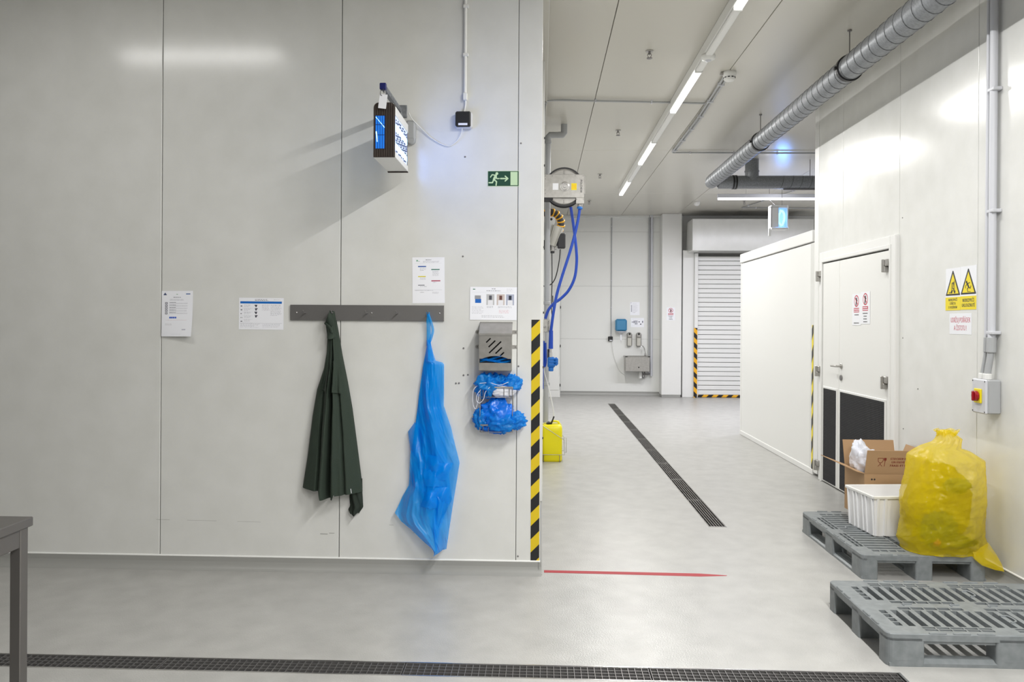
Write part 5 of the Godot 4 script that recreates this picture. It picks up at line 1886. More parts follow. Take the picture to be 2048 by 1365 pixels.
# ---------------------------------------------------------------- things at the far wall
func _far_wall_things() -> void:
	# white cold-store cabinet at the left
	var c := thing("tall_cabinet", "tall white cabinet with black latches at the far end of the left wall", "cabinet", Vector3(0.3, 0, -17.95))
	var s := ST()
	bx(s, -0.3, 0.125, 0.0, 2.14, -0.3, 0.25, 0.006)
	obj("body", s, M.panel, c)
	s = ST()
	bx(s, -0.29, 0.1, 0.16, 2.1, 0.25, 0.262, 0.004)
	obj("door", s, M.white, c)
	s = ST()
	bx(s, -0.3, 0.13, 0.0, 0.15, 0.25, 0.27, 0.006)
	obj("plinth", s, M.white, c)
	for y in [2.0, 1.14, 0.27]:
		s = ST()
		bx(s, 0.122, 0.14, y - 0.03, y + 0.03, 0.2, 0.262, 0.004)
		obj("latch", s, M.black, c)
	# socket with conduit
	var sk := thing("socket_box", "small black wall socket left of the blue towel dispenser", "socket", Vector3(1.585, 1.295, BZ))
	s = ST()
	box(s, Vector3(0, 0, 0.03), Vector3(0.105, 0.11, 0.06), 0.01)
	obj("housing", s, M.black, sk)
	s = ST()
	box(s, Vector3(0.01, -0.035, 0.0615), Vector3(0.06, 0.02, 0.002))
	obj("label_strip", s, M.paper, sk)
	_conduit("thin grey conduit running down the far wall to the small black socket", [Vector3(1.6, H, BZ + 0.014), Vector3(1.6, 1.34, BZ + 0.014)], 0.012, Vector3(0, 0, 1))
	var cb := thing("power_cable", "thin white cable curving from the far socket down to the sink", "cable")
	s = ST()
	tube(s, spl([Vector3(1.62, 1.25, BZ + 0.03), Vector3(1.65, 1.0, BZ + 0.02), Vector3(1.72, 0.75, BZ + 0.02), Vector3(1.8, 0.57, BZ + 0.02), Vector3(1.93, 0.47, BZ + 0.02)]), 0.006, 6)
	obj("lead", s, M.white, cb)
	var pv := thing("drain_pipe", "pair of grey pipes running down the far wall to the sink", "pipe")
	for x in [2.452, 2.51]:
		s = ST()
		tube(s, [Vector3(x, H, BZ + 0.035), Vector3(x + 0.01, 0.5 if x < 2.5 else 0.45, BZ + 0.035)], 0.018 if x < 2.5 else 0.03, 12)
		obj("pipe", s, M.pvc_grey if x < 2.5 else M.pvc_light, pv)
	# towel dispenser
	var t := thing("towel_dispenser", "glossy blue paper towel dispenser above the far sink", "towel dispenser", Vector3(1.815, 1.6, BZ))
	s = ST()
	box(s, Vector3(0, 0.01, 0.1), Vector3(0.26, 0.28, 0.2), 0.035)
	obj("cover", s, M.towel_blue, t)
	s = ST()
	lathe(s, [Vector2(0.12, 0), Vector2(0.115, -0.02), Vector2(0.04, -0.045), Vector2(0.02, -0.075), Vector2(0, -0.075)], 20, Transform3D(Basis(), Vector3(0, -0.125, 0.1)))
	obj("nozzle", s, M.pvc_light, t)
	s = ST()
	box(s, Vector3(0.003, -0.27, 0.1), Vector3(0.03, 0.14, 0.004), 0.001, Basis(Vector3(0, 0, 1), 0.06))
	obj("paper_end", s, M.paper, t)
	# soap dispensers
	var sp := thing("soap_dispenser", "steel soap dispenser nearer the blue towel dispenser", "soap dispenser", Vector3(2.015, 1.275, BZ), Vector3.ZERO, "steel dispensers over the far sink")
	s = ST()
	box(s, Vector3(0, 0, 0.045), Vector3(0.118, 0.29, 0.09), 0.02)
	cyl(s, Vector3(0, 0.12, 0.0), Vector3(0, 0.12, 0.088), 0.055, 18, 0.01)
	obj("housing", s, M.steel, sp)
	s = ST()
	box(s, Vector3(0, -0.04, 0.092), Vector3(0.085, 0.19, 0.01), 0.003)
	obj("window_plate", s, M.motor_cream, sp)
	s = ST()
	box(s, Vector3(0, 0.072, 0.1), Vector3(0.09, 0.028, 0.05), 0.008)
	obj("push_lever", s, M.steel_bright, sp)
	s = ST()
	cyl(s, Vector3(0, 0.135, 0.086), Vector3(0, 0.135, 0.096), 0.025, 14, 0.002)
	obj("lock", s, M.black, sp)
	twin(sp, "steel soap dispenser nearer the pillar, beside the other one", Vector3(2.225, 1.275, BZ), "steel dispensers over the far sink")
	# notices above
	var r := RandomNumberGenerator.new()
	r.seed = 12
	var g := Color(0.55, 0.55, 0.6)
	var i := img(180, 250)
	fillr(i, 0.06, 0.05, 0.08, 0.03, Color(0.2, 0.25, 0.35))
	lines(i, r, 0.3, 0.12, 0.4, 2, 0.04, g, 0.012)
	lines(i, r, 0.28, 0.24, 0.55, 12, 0.045, g, 0.012)
	for k in 6:
		fillr(i, 0.1, 0.24 + k * 0.09, 0.1, 0.06, Color(0.5, 0.5, 0.55))
	lines(i, r, 0.28, 0.8, 0.3, 1, 0.04, Color(0.2, 0.2, 0.25), 0.02)
	paper("paper_notice", "small white portrait notice high above the far sink", 0.215, 0.3, Vector3(2.14, 1.99, BZ), Vector3.ZERO, paper_mat(i))
	i = img(240, 170)
	var rng := RandomNumberGenerator.new()
	rng.seed = 3
	for k in [[0.08, 0.4, 0.08, 0.1], [0.21, 0.32, 0.07, 0.24], [0.31, 0.3, 0.08, 0.1], [0.42, 0.3, 0.08, 0.1], [0.31, 0.45, 0.08, 0.1], [0.42, 0.45, 0.08, 0.1], [0.31, 0.6, 0.08, 0.1], [0.42, 0.6, 0.08, 0.1], [0.58, 0.38, 0.1, 0.1], [0.86, 0.32, 0.07, 0.2], [0.7, 0.62, 0.1, 0.12]]:
		fillr(i, k[0], k[1], k[2], k[3], Color(0.25, 0.25, 0.32))
		fillr(i, k[0] + 0.015, k[1] + 0.03, 0.02, 0.03, Color(0.8, 0.8, 0.85))
	lines(i, r, 0.1, 0.12, 0.8, 1, 0.05, g, 0.015)
	lines(i, r, 0.1, 0.84, 0.6, 1, 0.05, g, 0.012)
	paper("paper_notice", "white landscape notice with small pictures just above the soap dispensers", 0.3, 0.21, Vector3(2.2, 1.672, BZ), Vector3.ZERO, paper_mat(i))
	# sink
	var k := thing("wash_basin", "brushed steel wash basin with curved tap on the far wall", "sink", Vector3(2.17, 0.57, BZ))
	s = ST()
	bx(s, -0.27, 0.27, 0.0, 0.33, 0.33, 0.345, 0.006)
	bx(s, -0.27, -0.255, 0.0, 0.33, 0.0, 0.335, 0.004)
	bx(s, 0.255, 0.27, 0.0, 0.33, 0.0, 0.335, 0.004)
	bx(s, -0.265, 0.265, 0.0, 0.33, 0.0, 0.02, 0.004)
	bx(s, -0.265, 0.265, 0.1, 0.115, 0.01, 0.34)
	bx(s, -0.28, 0.28, 0.325, 0.345, -0.0, 0.05, 0.004)
	bx(s, -0.28, -0.22, 0.325, 0.345, 0.0, 0.35, 0.004)
	bx(s, 0.22, 0.28, 0.325, 0.345, 0.0, 0.35, 0.004)
	bx(s, -0.28, 0.28, 0.325, 0.345, 0.32, 0.35, 0.004)
	obj("basin", s, M.steel, k)
	s = ST()
	cyl(s, Vector3(0.025, 0.095, 0.345), Vector3(0.025, 0.095, 0.352), 0.016, 14, 0.002)
	obj("knee_button", s, M.black, k)
	s = ST()
	cyl(s, Vector3(0.2, 0.34, 0.1), Vector3(0.2, 0.4, 0.1), 0.022, 14, 0.004)
	tube(s, spl([Vector3(0.2, 0.38, 0.1), Vector3(0.19, 0.48, 0.1), Vector3(0.15, 0.56, 0.12), Vector3(0.11, 0.57, 0.14), Vector3(0.09, 0.52, 0.16)]), 0.011, 10)
	obj("tap", s, M.steel_bright, k)
	s = ST()
	tube(s, [Vector3(0.085, 0.0, 0.17), Vector3(0.085, -0.06, 0.17)], 0.03, 14)
	tube(s, [Vector3(0.085, -0.03, 0.17), Vector3(0.085, -0.16, 0.17)], 0.036, 14)
	obj("bottle_trap", s, M.white, k)
	s = ST()
	tube(s, spl([Vector3(0.13, 0.0, 0.15), Vector3(0.13, -0.1, 0.15), Vector3(0.15, -0.16, 0.15), Vector3(0.18, -0.12, 0.15), Vector3(0.18, 0.0, 0.12)]), 0.012, 8)
	tube(s, [Vector3(0.085, -0.07, 0.17), Vector3(0.26, -0.07, 0.12), Vector3(0.3, -0.07, 0.03)], 0.022, 10)
	obj("supply_pipes", s, M.steel_dark, k)
	# sign on the pillar
	_prohibition("prohibition_sign", "white notice with red prohibition circle on the pillar by the far wall", Vector3(2.9, 1.87, BZ + 0.35), Vector3.ZERO, 0.19, 0.29, 4, 1)
	# tapes by the shutter
	var t1 := thing("hazard_tape", "narrow yellow and black tape up the shutter's guide post", "tape", Vector3(3.45, 0.0, -17.92 + 0.001))
	hazard(t1, 0.075, 1.56, 0.22, M.orange_tape, M.black, -1.0)
	var t2 := thing("hazard_tape", "yellow and black tape lying across the foot of the roller shutter", "tape", Vector3(3.52, 0.036, -17.998), Vector3(0, 0, -PI / 2))
	hazard(t2, 0.055, 2.1, 0.22, M.orange_tape, M.black, -1.0)
	# fly lamp hung in the side room
	var f := thing("fly_lamp", "white fly lamp hung by thin wires in front of the shutter housing", "fly lamp", Vector3(4.09, 3.48, -13.9))
	s = ST()
	bx(s, -0.16, 0.13, 0.17, 0.22, -0.09, 0.09, 0.012)
	bx(s, -0.16, -0.145, -0.19, 0.2, -0.09, 0.09, 0.003)
	bx(s, 0.115, 0.13, -0.16, 0.2, -0.09, 0.09, 0.003)
	bx(s, -0.16, 0.13, -0.2, -0.165, -0.09, 0.12, 0.006)
	bx(s, -0.16, -0.03, -0.19, 0.19, 0.075, 0.09, 0.003)
	obj("casing", s, M.white, f)
	s = ST()
	bx(s, -0.15, 0.12, -0.17, 0.17, -0.08, -0.07)
	obj("lit_screen", s, M.uv_white, f)
	s = ST()
	tube(s, spl([Vector3(0.0, 0.13, 0.04), Vector3(0.06, 0.1, 0.05), Vector3(0.075, 0.0, 0.05), Vector3(0.05, -0.1, 0.05), Vector3(0.01, -0.13, 0.04)]), 0.018, 10)
	tube(s, spl([Vector3(0.02, 0.1, 0.0), Vector3(-0.01, 0.05, 0.02), Vector3(-0.01, -0.05, 0.02), Vector3(0.02, -0.1, 0.0)]), 0.014, 10)
	obj("lamp_tube", s, M.uv_bright, f)
	for n in 9:
		s = ST()
		tube(s, [Vector3(-0.02 + n * 0.017, 0.17, 0.085), Vector3(-0.02 + n * 0.017, -0.165, 0.085)], 0.0012, 4)
		obj("guard_wire", s, M.pvc_light, f)
	s = ST()
	bx(s, -0.2, -0.16, -0.31, -0.19, 0.06, 0.09, 0.004)
	obj("side_tag", s, M.white, f)
	s = ST()
	tube(s, [Vector3(-0.06, 0.22, 0.0), Vector3(-0.08, 0.37, -0.3), Vector3(-0.08, H - 3.48, -0.3)], 0.003, 5)
	tube(s, [Vector3(0.05, 0.22, 0.0), Vector3(0.05, H - 3.48, 0.0)], 0.003, 5)
	obj("hanging_wire", s, M.dark, f)
	area("fly_lamp_light", Vector3(4.12, 3.48, -13.8), Vector3(0, PI, 0), Vector2(0.2, 0.3), 0.3, Color(0.4, 0.62, 1.0))

# white sheet with prohibition circle, red band and rows of print; local face +z
func _prohibition(called: String, label: String, at: Vector3, rot: Vector3, w: float, h: float, rows: int, red_rows: int) -> Node3D:
	var p := thing(called, label, "sign", at, rot)
	var s := ST()
	box(s, Vector3(0, 0, 0.001), Vector3(w, h, 0.0016), 0.0004)
	obj("sheet", s, M.paper, p)
	var r := w * 0.27
	var cy := h * 0.27
	s = ST()
	plate(s, disc2(Vector2(0, cy), r, 28), 0.0018, 0.0022)
	obj("red_disc", s, M.sign_red, p)
	s = ST()
	plate(s, disc2(Vector2(0, cy), r * 0.8, 28), 0.0022, 0.0026)
	obj("white_disc", s, M.paper, p)
	s = ST()
	stroke(s, [Vector2(-r * 0.1, cy - r * 0.55), Vector2(0.0, cy), Vector2(r * 0.1, cy + r * 0.1)], r * 0.42, 0.0026, 0.003)
	for k in 4:
		stroke(s, [Vector2(-r * 0.15 + k * r * 0.13, cy + r * 0.05), Vector2(-r * 0.22 + k * r * 0.17, cy + r * 0.55)], r * 0.1, 0.0026, 0.003)
	stroke(s, [Vector2(r * 0.15, cy - r * 0.15), Vector2(r * 0.42, cy + r * 0.12)], r * 0.11, 0.0026, 0.003)
	obj("hand", s, M.ink, p)
	s = ST()
	stroke(s, [Vector2(-r * 0.62, cy + r * 0.62), Vector2(r * 0.62, cy - r * 0.62)], r * 0.17, 0.003, 0.0034)
	obj("bar", s, M.sign_red, p)
	s = ST()
	var bh := h * 0.14
	var by := -h * 0.02
	box(s, Vector3(0, by, 0.002), Vector3(w * 0.6, bh, 0.0008))
	var band := obj("red_band", s, M.sign_red, p)
	var rng := RandomNumberGenerator.new()
	rng.seed = 77 + rows
	s = ST()
	for k in 2:
		var x := -w * 0.26
		while x < w * 0.24:
			var l := rng.randf_range(0.01, 0.022) * w / 0.2
			box(s, Vector3(x + l * 0.5, by + bh * (0.2 - 0.42 * k), 0.0026), Vector3(l, bh * 0.22, 0.0004))
			x += l + 0.004
	obj("band_print", s, M.paper, band)
	s = ST()
	for k in rows:
		var ww := w * rng.randf_range(0.3, 0.62)
		var x := -ww * 0.5
		while x < ww * 0.5:
			var l := rng.randf_range(0.01, 0.02) * w / 0.2
			box(s, Vector3(x + l * 0.5, -h * 0.17 - (h * 0.26) * k / maxf(rows - 1, 1), 0.0021), Vector3(l, h * 0.03, 0.0006))
			x += l + 0.005
	obj("print_rows", s, M.dark, p)
	return p

# ---------------------------------------------------------------- things on the right wall
func _right_wall_things() -> void:
	var face := Vector3(0, -PI / 2, 0)
	var t := thing("hazard_tape", "slim yellow and black tape where partition meets the right wall", "tape", Vector3(RX - 0.006, 0.02, -8.897), face)
	hazard(t, 0.05, 1.63, 0.25, M.sign_yellow, M.black, 1.6)
	_prohibition("prohibition_sign", "prohibition notice on the double door, farther sheet with two rows of print", Vector3(RX - 0.031, 1.8, -7.615), face, 0.205, 0.296, 2, 2)
	_prohibition("prohibition_sign", "prohibition notice on the double door, nearer sheet with four rows of print", Vector3(RX - 0.031, 1.812, -7.41), face, 0.205, 0.296, 4, 2)
	for k in 2:
		var zc: float = [-5.919, -5.709][k]
		var w := thing("warning_sign", ["yellow warning triangle notice about trolleys, farther of the two above the red-lettered sheet", "yellow warning triangle notice with slipping figure, beside the grey conduits"][k], "sign", Vector3(RX, 1.92 + 0.002 * k, zc), face)
		var s := ST()
		box(s, Vector3(0, 0, 0.001), Vector3(0.208, 0.308, 0.0016), 0.0004)
		obj("sheet", s, M.paper, w)
		s = ST()
		box(s, Vector3(0, -0.105, 0.002), Vector3(0.208, 0.096, 0.0008))
		var band := obj("yellow_band", s, M.sign_yellow, w)
		s = ST()
		plate(s, [Vector2(-0.098, -0.045), Vector2(0.098, -0.045), Vector2(0.1, -0.04), Vector2(0.005, 0.135), Vector2(-0.005, 0.135), Vector2(-0.1, -0.04)], 0.0018, 0.0022)
		obj("black_triangle", s, M.ink, w)
		s = ST()
		plate(s, [Vector2(-0.08, -0.033), Vector2(0.08, -0.033), Vector2(0.0, 0.114)], 0.0022, 0.0026)
		obj("yellow_triangle", s, M.sign_yellow, w)
		s = ST()
		if k == 0:
			stroke(s, [Vector2(0.02, 0.06), Vector2(0.02, -0.01), Vector2(-0.015, -0.01), Vector2(-0.012, 0.045), Vector2(0.02, 0.05)], 0.006, 0.0026, 0.003)
			stroke(s, [Vector2(0.005, 0.03), Vector2(0.0, 0.005), Vector2(0.018, 0.0)], 0.009, 0.0026, 0.003)
			plate(s, disc2(Vector2(0.006, 0.04), 0.008), 0.0026, 0.003)
			stroke(s, [Vector2(-0.05, -0.024), Vector2(-0.02, -0.024), Vector2(-0.015, -0.01)], 0.006, 0.0026, 0.003)
			for x in [-0.016, 0.026]:
				plate(s, disc2(Vector2(x, -0.019), 0.011), 0.0026, 0.003)
		else:
			plate(s, disc2(Vector2(-0.022, 0.042), 0.0095), 0.0026, 0.003)
			stroke(s, [Vector2(-0.015, 0.032), Vector2(0.006, 0.006)], 0.015, 0.0026, 0.003)
			stroke(s, [Vector2(-0.012, 0.03), Vector2(-0.034, 0.015), Vector2(-0.036, 0.0)], 0.006, 0.0026, 0.003)
			stroke(s, [Vector2(-0.006, 0.03), Vector2(0.02, 0.036)], 0.006, 0.0026, 0.003)
			stroke(s, [Vector2(0.006, 0.004), Vector2(-0.012, -0.008), Vector2(-0.006, -0.026)], 0.007, 0.0026, 0.003)
			stroke(s, [Vector2(0.006, 0.004), Vector2(0.026, -0.004), Vector2(0.035, 0.012)], 0.007, 0.0026, 0.003)
			stroke(s, [Vector2(0.0, -0.027), Vector2(0.03, -0.027)], 0.003, 0.0026, 0.003)
		obj("pictogram", s, M.ink, w)
		if k == 0:
			text("NEBEZPEČÍ", 0.017, M.ink, band, Vector3(0, -0.077, 0.0026))
			text("STŘETU", 0.017, M.ink, band, Vector3(0, -0.104, 0.0026))
			text("S VOZÍKEM", 0.017, M.ink, band, Vector3(0, -0.131, 0.0026))
		else:
			text("NEBEZPEČÍ", 0.023, M.ink, band, Vector3(0, -0.087, 0.0026), true, 0.15)
			text("UKLOUZNUTÍ", 0.023, M.ink, band, Vector3(0, -0.122, 0.0026), true, 0.168)
	var u := thing("paper_notice", "white sheet with crimson lettering below the two yellow warning signs", "sign", Vector3(RX, 1.668, -5.815), face)
	var s := ST()
	box(s, Vector3(0, 0, 0.001), Vector3(0.3, 0.15, 0.0016), 0.0004)
	obj("sheet", s, M.paper, u)
	text("UDRŽUJ POŘÁDEK", 0.033, M.sign_red, u, Vector3(0, 0.027, 0.0022), false, 0.265)
	text("A ČISTOTU !", 0.033, M.sign_red, u, Vector3(0, -0.03, 0.0022), false, 0.17)
	# isolator
	var b := thing("isolator_box", "grey switch box with red knob on yellow plate, right wall", "switch box", Vector3(RX, 1.19, -5.385))
	s = ST()
	bx(s, -0.085, 0.0, -0.112, 0.112, -0.083, 0.083, 0.008)
	obj("back_box", s, M.pvc_grey, b)
	s = ST()
	bx(s, -0.101, -0.083, -0.114, 0.114, -0.085, 0.085, 0.008)
	obj("lid", s, M.pvc_light, b)
	for y in [-0.1, 0.1]:
		for z in [-0.072, 0.072]:
			s = ST()
			cyl(s, Vector3(-0.1, y, z), Vector3(-0.103, y, z), 0.005, 8, 0.001)
			obj("screw", s, M.dark, b)
	s = ST()
	bx(s, -0.112, -0.1, -0.045, 0.05, -0.042, 0.042, 0.004)
	obj("yellow_plate", s, M.sign_yellow, b)
	s = ST()
	cyl(s, Vector3(-0.11, 0.002, 0.0), Vector3(-0.135, 0.002, 0.0), 0.034, 20, 0.006)
	box(s, Vector3(-0.139, 0.002, 0.0), Vector3(0.014, 0.066, 0.02), 0.005)
	obj("rotary_knob", s, M.red_knob, b)
	for z in [-0.055, 0.01]:
		s = ST()
		cyl(s, Vector3(-0.05, 0.11, z), Vector3(-0.05, 0.15, z), 0.022 if z < 0 else 0.028, 14, 0.004)
		obj("cable_gland", s, M.white, b)
	for k in 2:
		var z: float = [-5.44, -5.376][k]
		var r: float = [0.0125, 0.024][k]
		var c := thing("cable_conduit", ["slim grey conduit down the right wall to the switch box", "thick grey conduit beside the slim one above the switch box"][k], "conduit")
		s = ST()
		tube(s, [Vector3(RX - 0.035, H, z + 0.03), Vector3(RX - 0.035, 1.55, z + 0.02)], r, 14)
		obj("pipe", s, M.pvc_light, c)
		s = ST()
		tube(s, spl([Vector3(RX - 0.035, 1.56, z + 0.02), Vector3(RX - 0.038, 1.47, z + 0.015), Vector3(RX - 0.05, 1.34, z - (0.0 if k == 0 else 0.0))]), r * 0.85, 12)
		cyl(s, Vector3(RX - 0.035, 1.58, z + 0.02), Vector3(RX - 0.036, 1.48, z + 0.018), r * 1.25, 14, 0.003)
		obj("flexible_sleeve", s, M.pvc_grey, c)
		for y in [1.6, 2.4, 3.2, 3.9]:
			if k == 1:
				s = ST()
				bx(s, RX - 0.06, RX, y, y + 0.022, z - 0.006, z + 0.07, 0.004)
				obj("clip", s, M.pvc_light, c)

# ---------------------------------------------------------------- things on the floor
func _floor_things() -> void:
	# corridor drain: long bars in sections
	var d := thing("floor_drain", "long slotted steel floor drain running down the corridor", "floor drain", Vector3(1.45, 0, 0))
	var s := ST()
	bx(s, -0.0745, 0.0745, -0.1, -0.095, -16.41, -6.56)
	obj("channel", s, M.channel, d)
	s = ST()
	for g in [-1.0, 1.0]:
		bx(s, g * 0.0725 - 0.0024, g * 0.0725 + 0.0024, -0.06, 0.001, -16.415, -6.556)
	bx(s, -0.0745, 0.0745, -0.06, 0.001, -6.562, -6.556)
	bx(s, -0.0745, 0.0745, -0.06, 0.001, -16.418, -16.412)
	obj("frame", s, M.steel, d)
	var bar: MeshInstance3D = null
	var z := -6.566
	for n in 10:
		var sec := Node3D.new()
		sec.name = "grate_section"
		sec.position = Vector3(0, 0, z - 0.49)
		d.add_child(sec, true)
		for k in 7:
			if bar == null:
				s = ST()
				bx(s, -0.0016, 0.0016, -0.025, 0.0, -0.488, 0.488)
				bar = obj("grate_bar", s, M.steel, sec)
				bar.position = Vector3(-0.066, 0, 0)
			else:
				copy_mesh("grate_bar", bar, Vector3(-0.066 + k * 0.022, 0, 0), sec)
		for g in [-1.0, 1.0]:
			s = ST()
			bx(s, -0.068, 0.068, -0.025, -0.0005, g * 0.486 - 0.0015, g * 0.486 + 0.0015)
			obj("end_bar", s, M.steel, sec)
		for k in 5:
			s = ST()
			bx(s, -0.068, 0.068, -0.024, -0.012, -0.36 + k * 0.18, -0.357 + k * 0.18)
			obj("cross_bar", s, M.steel_dark, sec)
		z -= 0.985
	# foreground drain: square mesh grate
	var e := thing("floor_drain", "long mesh-grated floor drain across the foreground", "floor drain", Vector3(0, 0, -3.785))
	s = ST()
	bx(s, -5.99, 1.715, -0.1, -0.095, -0.074, 0.074)
	obj("channel", s, M.channel, e)
	s = ST()
	bx(s, -5.995, 1.718, -0.06, 0.0015, -0.0745, -0.068)
	bx(s, -5.995, 1.718, -0.06, 0.0015, 0.069, 0.0745)
	bx(s, 1.708, 1.7195, -0.06, 0.0015, -0.0745, 0.0745)
	obj("frame", s, M.steel_bright, e)
	var x := 1.7
	var cross: MeshInstance3D = null
	for n in 5:
		var x0 := x - 1.17
		s = ST()
		for k in 5:
			var zz := -0.064 + k * 0.032
			bx(s, x0 + 0.002, x - 0.002, -0.025, 0.0, zz - 0.0014, zz + 0.0014)
		var nn := 36
		for k in nn + 1:
			var xx := lerpf(x0 + 0.003, x - 0.003, float(k) / nn)
			bx(s, xx - 0.0012, xx + 0.0012, -0.022, -0.0006, -0.066, 0.066)
		var gr := obj("grate_mesh", s, M.steel_dark, e)
		gr.set_meta("kind", "stuff")
		x = x0 - 0.004
	# red line on the floor
	var l := thing("floor_line", "thin red line taped on the floor across the passage", "floor marking", Vector3(0, 0, 0))
	var m := ST()
	var top := [Vector3(0.03, 0, -5.335), Vector3(0.6, 0, -5.33), Vector3(1.06, 0, -5.322), Vector3(1.235, 0, -5.294)]
	var bot := [Vector3(0.03, 0, -5.287), Vector3(0.6, 0, -5.275), Vector3(1.05, 0, -5.262), Vector3(1.23, 0, -5.285)]
	var up := Vector3(0, 0.0012, 0)
	for k in 3:
		quad(m, top[k] + up, top[k + 1] + up, bot[k + 1] + up, bot[k] + up, Vector3.UP)
		quad(m, bot[k], bot[k + 1], bot[k + 1] + up, bot[k] + up, Vector3(0, 0, 1))
		quad(m, top[k], top[k + 1], top[k + 1] + up, top[k] + up, Vector3(0, 0, -1))
	obj("tape_strip", m, M.red_tape, l)
	_pallets()
	_crate()
	_carton()
	_bag()

func _pallets() -> void:
	# local frame: long side along x (0..1.2), short side along z (0..0.8)
	var p := thing("plastic_pallet", "grey slotted plastic pallet lying empty in the foreground", "pallet", Vector3(1.69, 0, -4.73), Vector3(0, 0.0, 0))
	var holes := []
	var sx := []
	for k in 17:
		sx.append(0.105 + k * 0.0619)
	for band in [[0.103, 0.325], [0.475, 0.697]]:
		for k in 17:
			if k == 0 or k == 16:
				for q in 4:
					var l: float = (band[1] - band[0]) / 4.0
					holes.append(Rect2(sx[k] - 0.017, band[0] + q * l + 0.005, 0.034, l - 0.01))
			else:
				holes.append(Rect2(sx[k] - 0.0175, band[0], 0.035, band[1] - band[0]))
	for row in [[0.045, 0.02], [0.073, 0.02], [0.336, 0.034], [0.43, 0.034], [0.707, 0.02], [0.735, 0.02]]:
		for g in [0.205, 0.655]:
			for k in 5:
				holes.append(Rect2(g + k * 0.0685, row[0], 0.062, row[1]))
	var s := ST()
	holed(s, Rect2(0.012, 0.012, 1.176, 0.776), 0.108, 0.16, holes)
	obj("deck", s, M.pallet, p)
	# rounded rim
	s = ST()
	var rad := 0.035
	var out := []
	for c in [[1.2 - rad, 0.8 - rad, 0], [rad, 0.8 - rad, 90], [rad, rad, 180], [1.2 - rad, rad, 270]]:
		for k in 6:
			var a := deg_to_rad(c[2] + k * 18.0)
			out.append(Vector2(c[0] + cos(a) * rad, c[1] + sin(a) * rad))
	for k in out.size():
		var a: Vector2 = out[k]
		var b: Vector2 = out[(k + 1) % out.size()]
		var ctr := Vector2(0.6, 0.4)
		var ia := a + (Vector2(clampf(a.x, 0.035, 1.165), clampf(a.y, 0.035, 0.765)) - a).normalized() * 0.016
		var ib := b + (Vector2(clampf(b.x, 0.035, 1.165), clampf(b.y, 0.035, 0.765)) - b).normalized() * 0.016
		var nn := Vector3(a.x + b.x - 2 * ctr.x, 0, a.y + b.y - 2 * ctr.y)
		var A := Vector3(a.x, 0, a.y)
		var B := Vector3(b.x, 0, b.y)
		var IA := Vector3(ia.x, 0, ia.y)
		var IB := Vector3(ib.x, 0, ib.y)
		var y0 := Vector3(0, 0.125, 0)
		var y1 := Vector3(0, 0.156, 0)
		var y2 := Vector3(0, 0.1603, 0)
		quad(s, A + y0, B + y0, B + y1, A + y1, nn)
		var A2 := A.lerp(IA, 0.3)
		var B2 := B.lerp(IB, 0.3)
		quad(s, A + y1, B + y1, B2 + y2, A2 + y2, nn + Vector3.UP)
		quad(s, A2 + y2, B2 + y2, IB + y2, IA + y2, Vector3.UP)
		quad(s, A + y0, B + y0, IB + y0, IA + y0, Vector3.DOWN)
		quad(s, IA + y0, IB + y0, IB + y2, IA + y2, -nn)
	obj("rim", s, M.pallet, p)
	for bx_ in [[0.0, 0.18], [0.52, 0.68], [1.02, 1.2]]:
		for bz in [[0.0, 0.105], [0.345, 0.455], [0.695, 0.8]]:
			s = ST()
			var poly := []
			for cn in [[1, 1, 0], [0, 1, 90], [0, 0, 180], [1, 0, 270]]:
				var cx: float = bx_[cn[0]]
				var cz: float = bz[cn[1]]
				var outer: bool = (cx < 0.01 or cx > 1.19) and (cz < 0.01 or cz > 0.79)
				var cr := 0.035 if outer else 0.014
				for n in 6:
					var an := deg_to_rad(cn[2] + n * 18.0)
					poly.append(Vector2(cx + (1 - 2 * cn[0]) * cr + cos(an) * cr, cz + (1 - 2 * cn[1]) * cr + sin(an) * cr))
			plate(s, poly, -0.137, 0.0)
			var blk := obj("block", s, M.pallet, p)
			blk.rotation.x = PI / 2
			if bz[1] > 0.75 or bx_[0] < 0.1:
				s = ST()
				if bz[1] > 0.75:
					bx(s, bx_[0] + 0.04, bx_[1] - 0.04, 0.03, 0.034, bz[1] - 0.003, bz[1] + 0.0005)
					bx(s, bx_[0] + 0.04, bx_[1] - 0.04, 0.118, 0.121, bz[1] - 0.003, bz[1] + 0.0005)
				else:
					bx(s, -0.0005, 0.003, 0.03, 0.034, bz[0] + 0.02, bz[1] - 0.02)
				var ml := obj("moulded_line", s, M.pallet, blk)
				ml.rotation.x = -PI / 2
	for z in [[0.0, 0.1], [0.35, 0.45], [0.7, 0.8]]:
		s = ST()
		var prof := [Vector2(z[0] + 0.002, 0.0), Vector2(z[1] - 0.002, 0.0), Vector2(z[1] - 0.002, 0.016), Vector2(z[1] - 0.03, 0.03), Vector2(z[0] + 0.03, 0.03), Vector2(z[0] + 0.002, 0.016)]
		plate(s, prof, -1.19, -0.01)
		var o := obj("runner", s, M.pallet, p)
		o.rotation.y = -PI / 2
	# raised rim lips
	var lip := func(x0: float, x1: float, z0: float, z1: float) -> void:
		var q := ST()
		bx(q, x0, x1, 0.155, 0.1665, z0, z1, 0.003)
		obj("rim_lip", q, M.pallet, p)
	for x in [0.2, 0.315, 0.43, 0.655, 0.77, 0.885]:
		lip.call(x, x + 0.085, 0.002, 0.012)
		lip.call(x, x + 0.085, 0.788, 0.798)
	for z in [0.12, 0.23, 0.49, 0.6]:
		lip.call(0.002, 0.012, z, z + 0.08)
		lip.call(1.188, 1.198, z, z + 0.08)
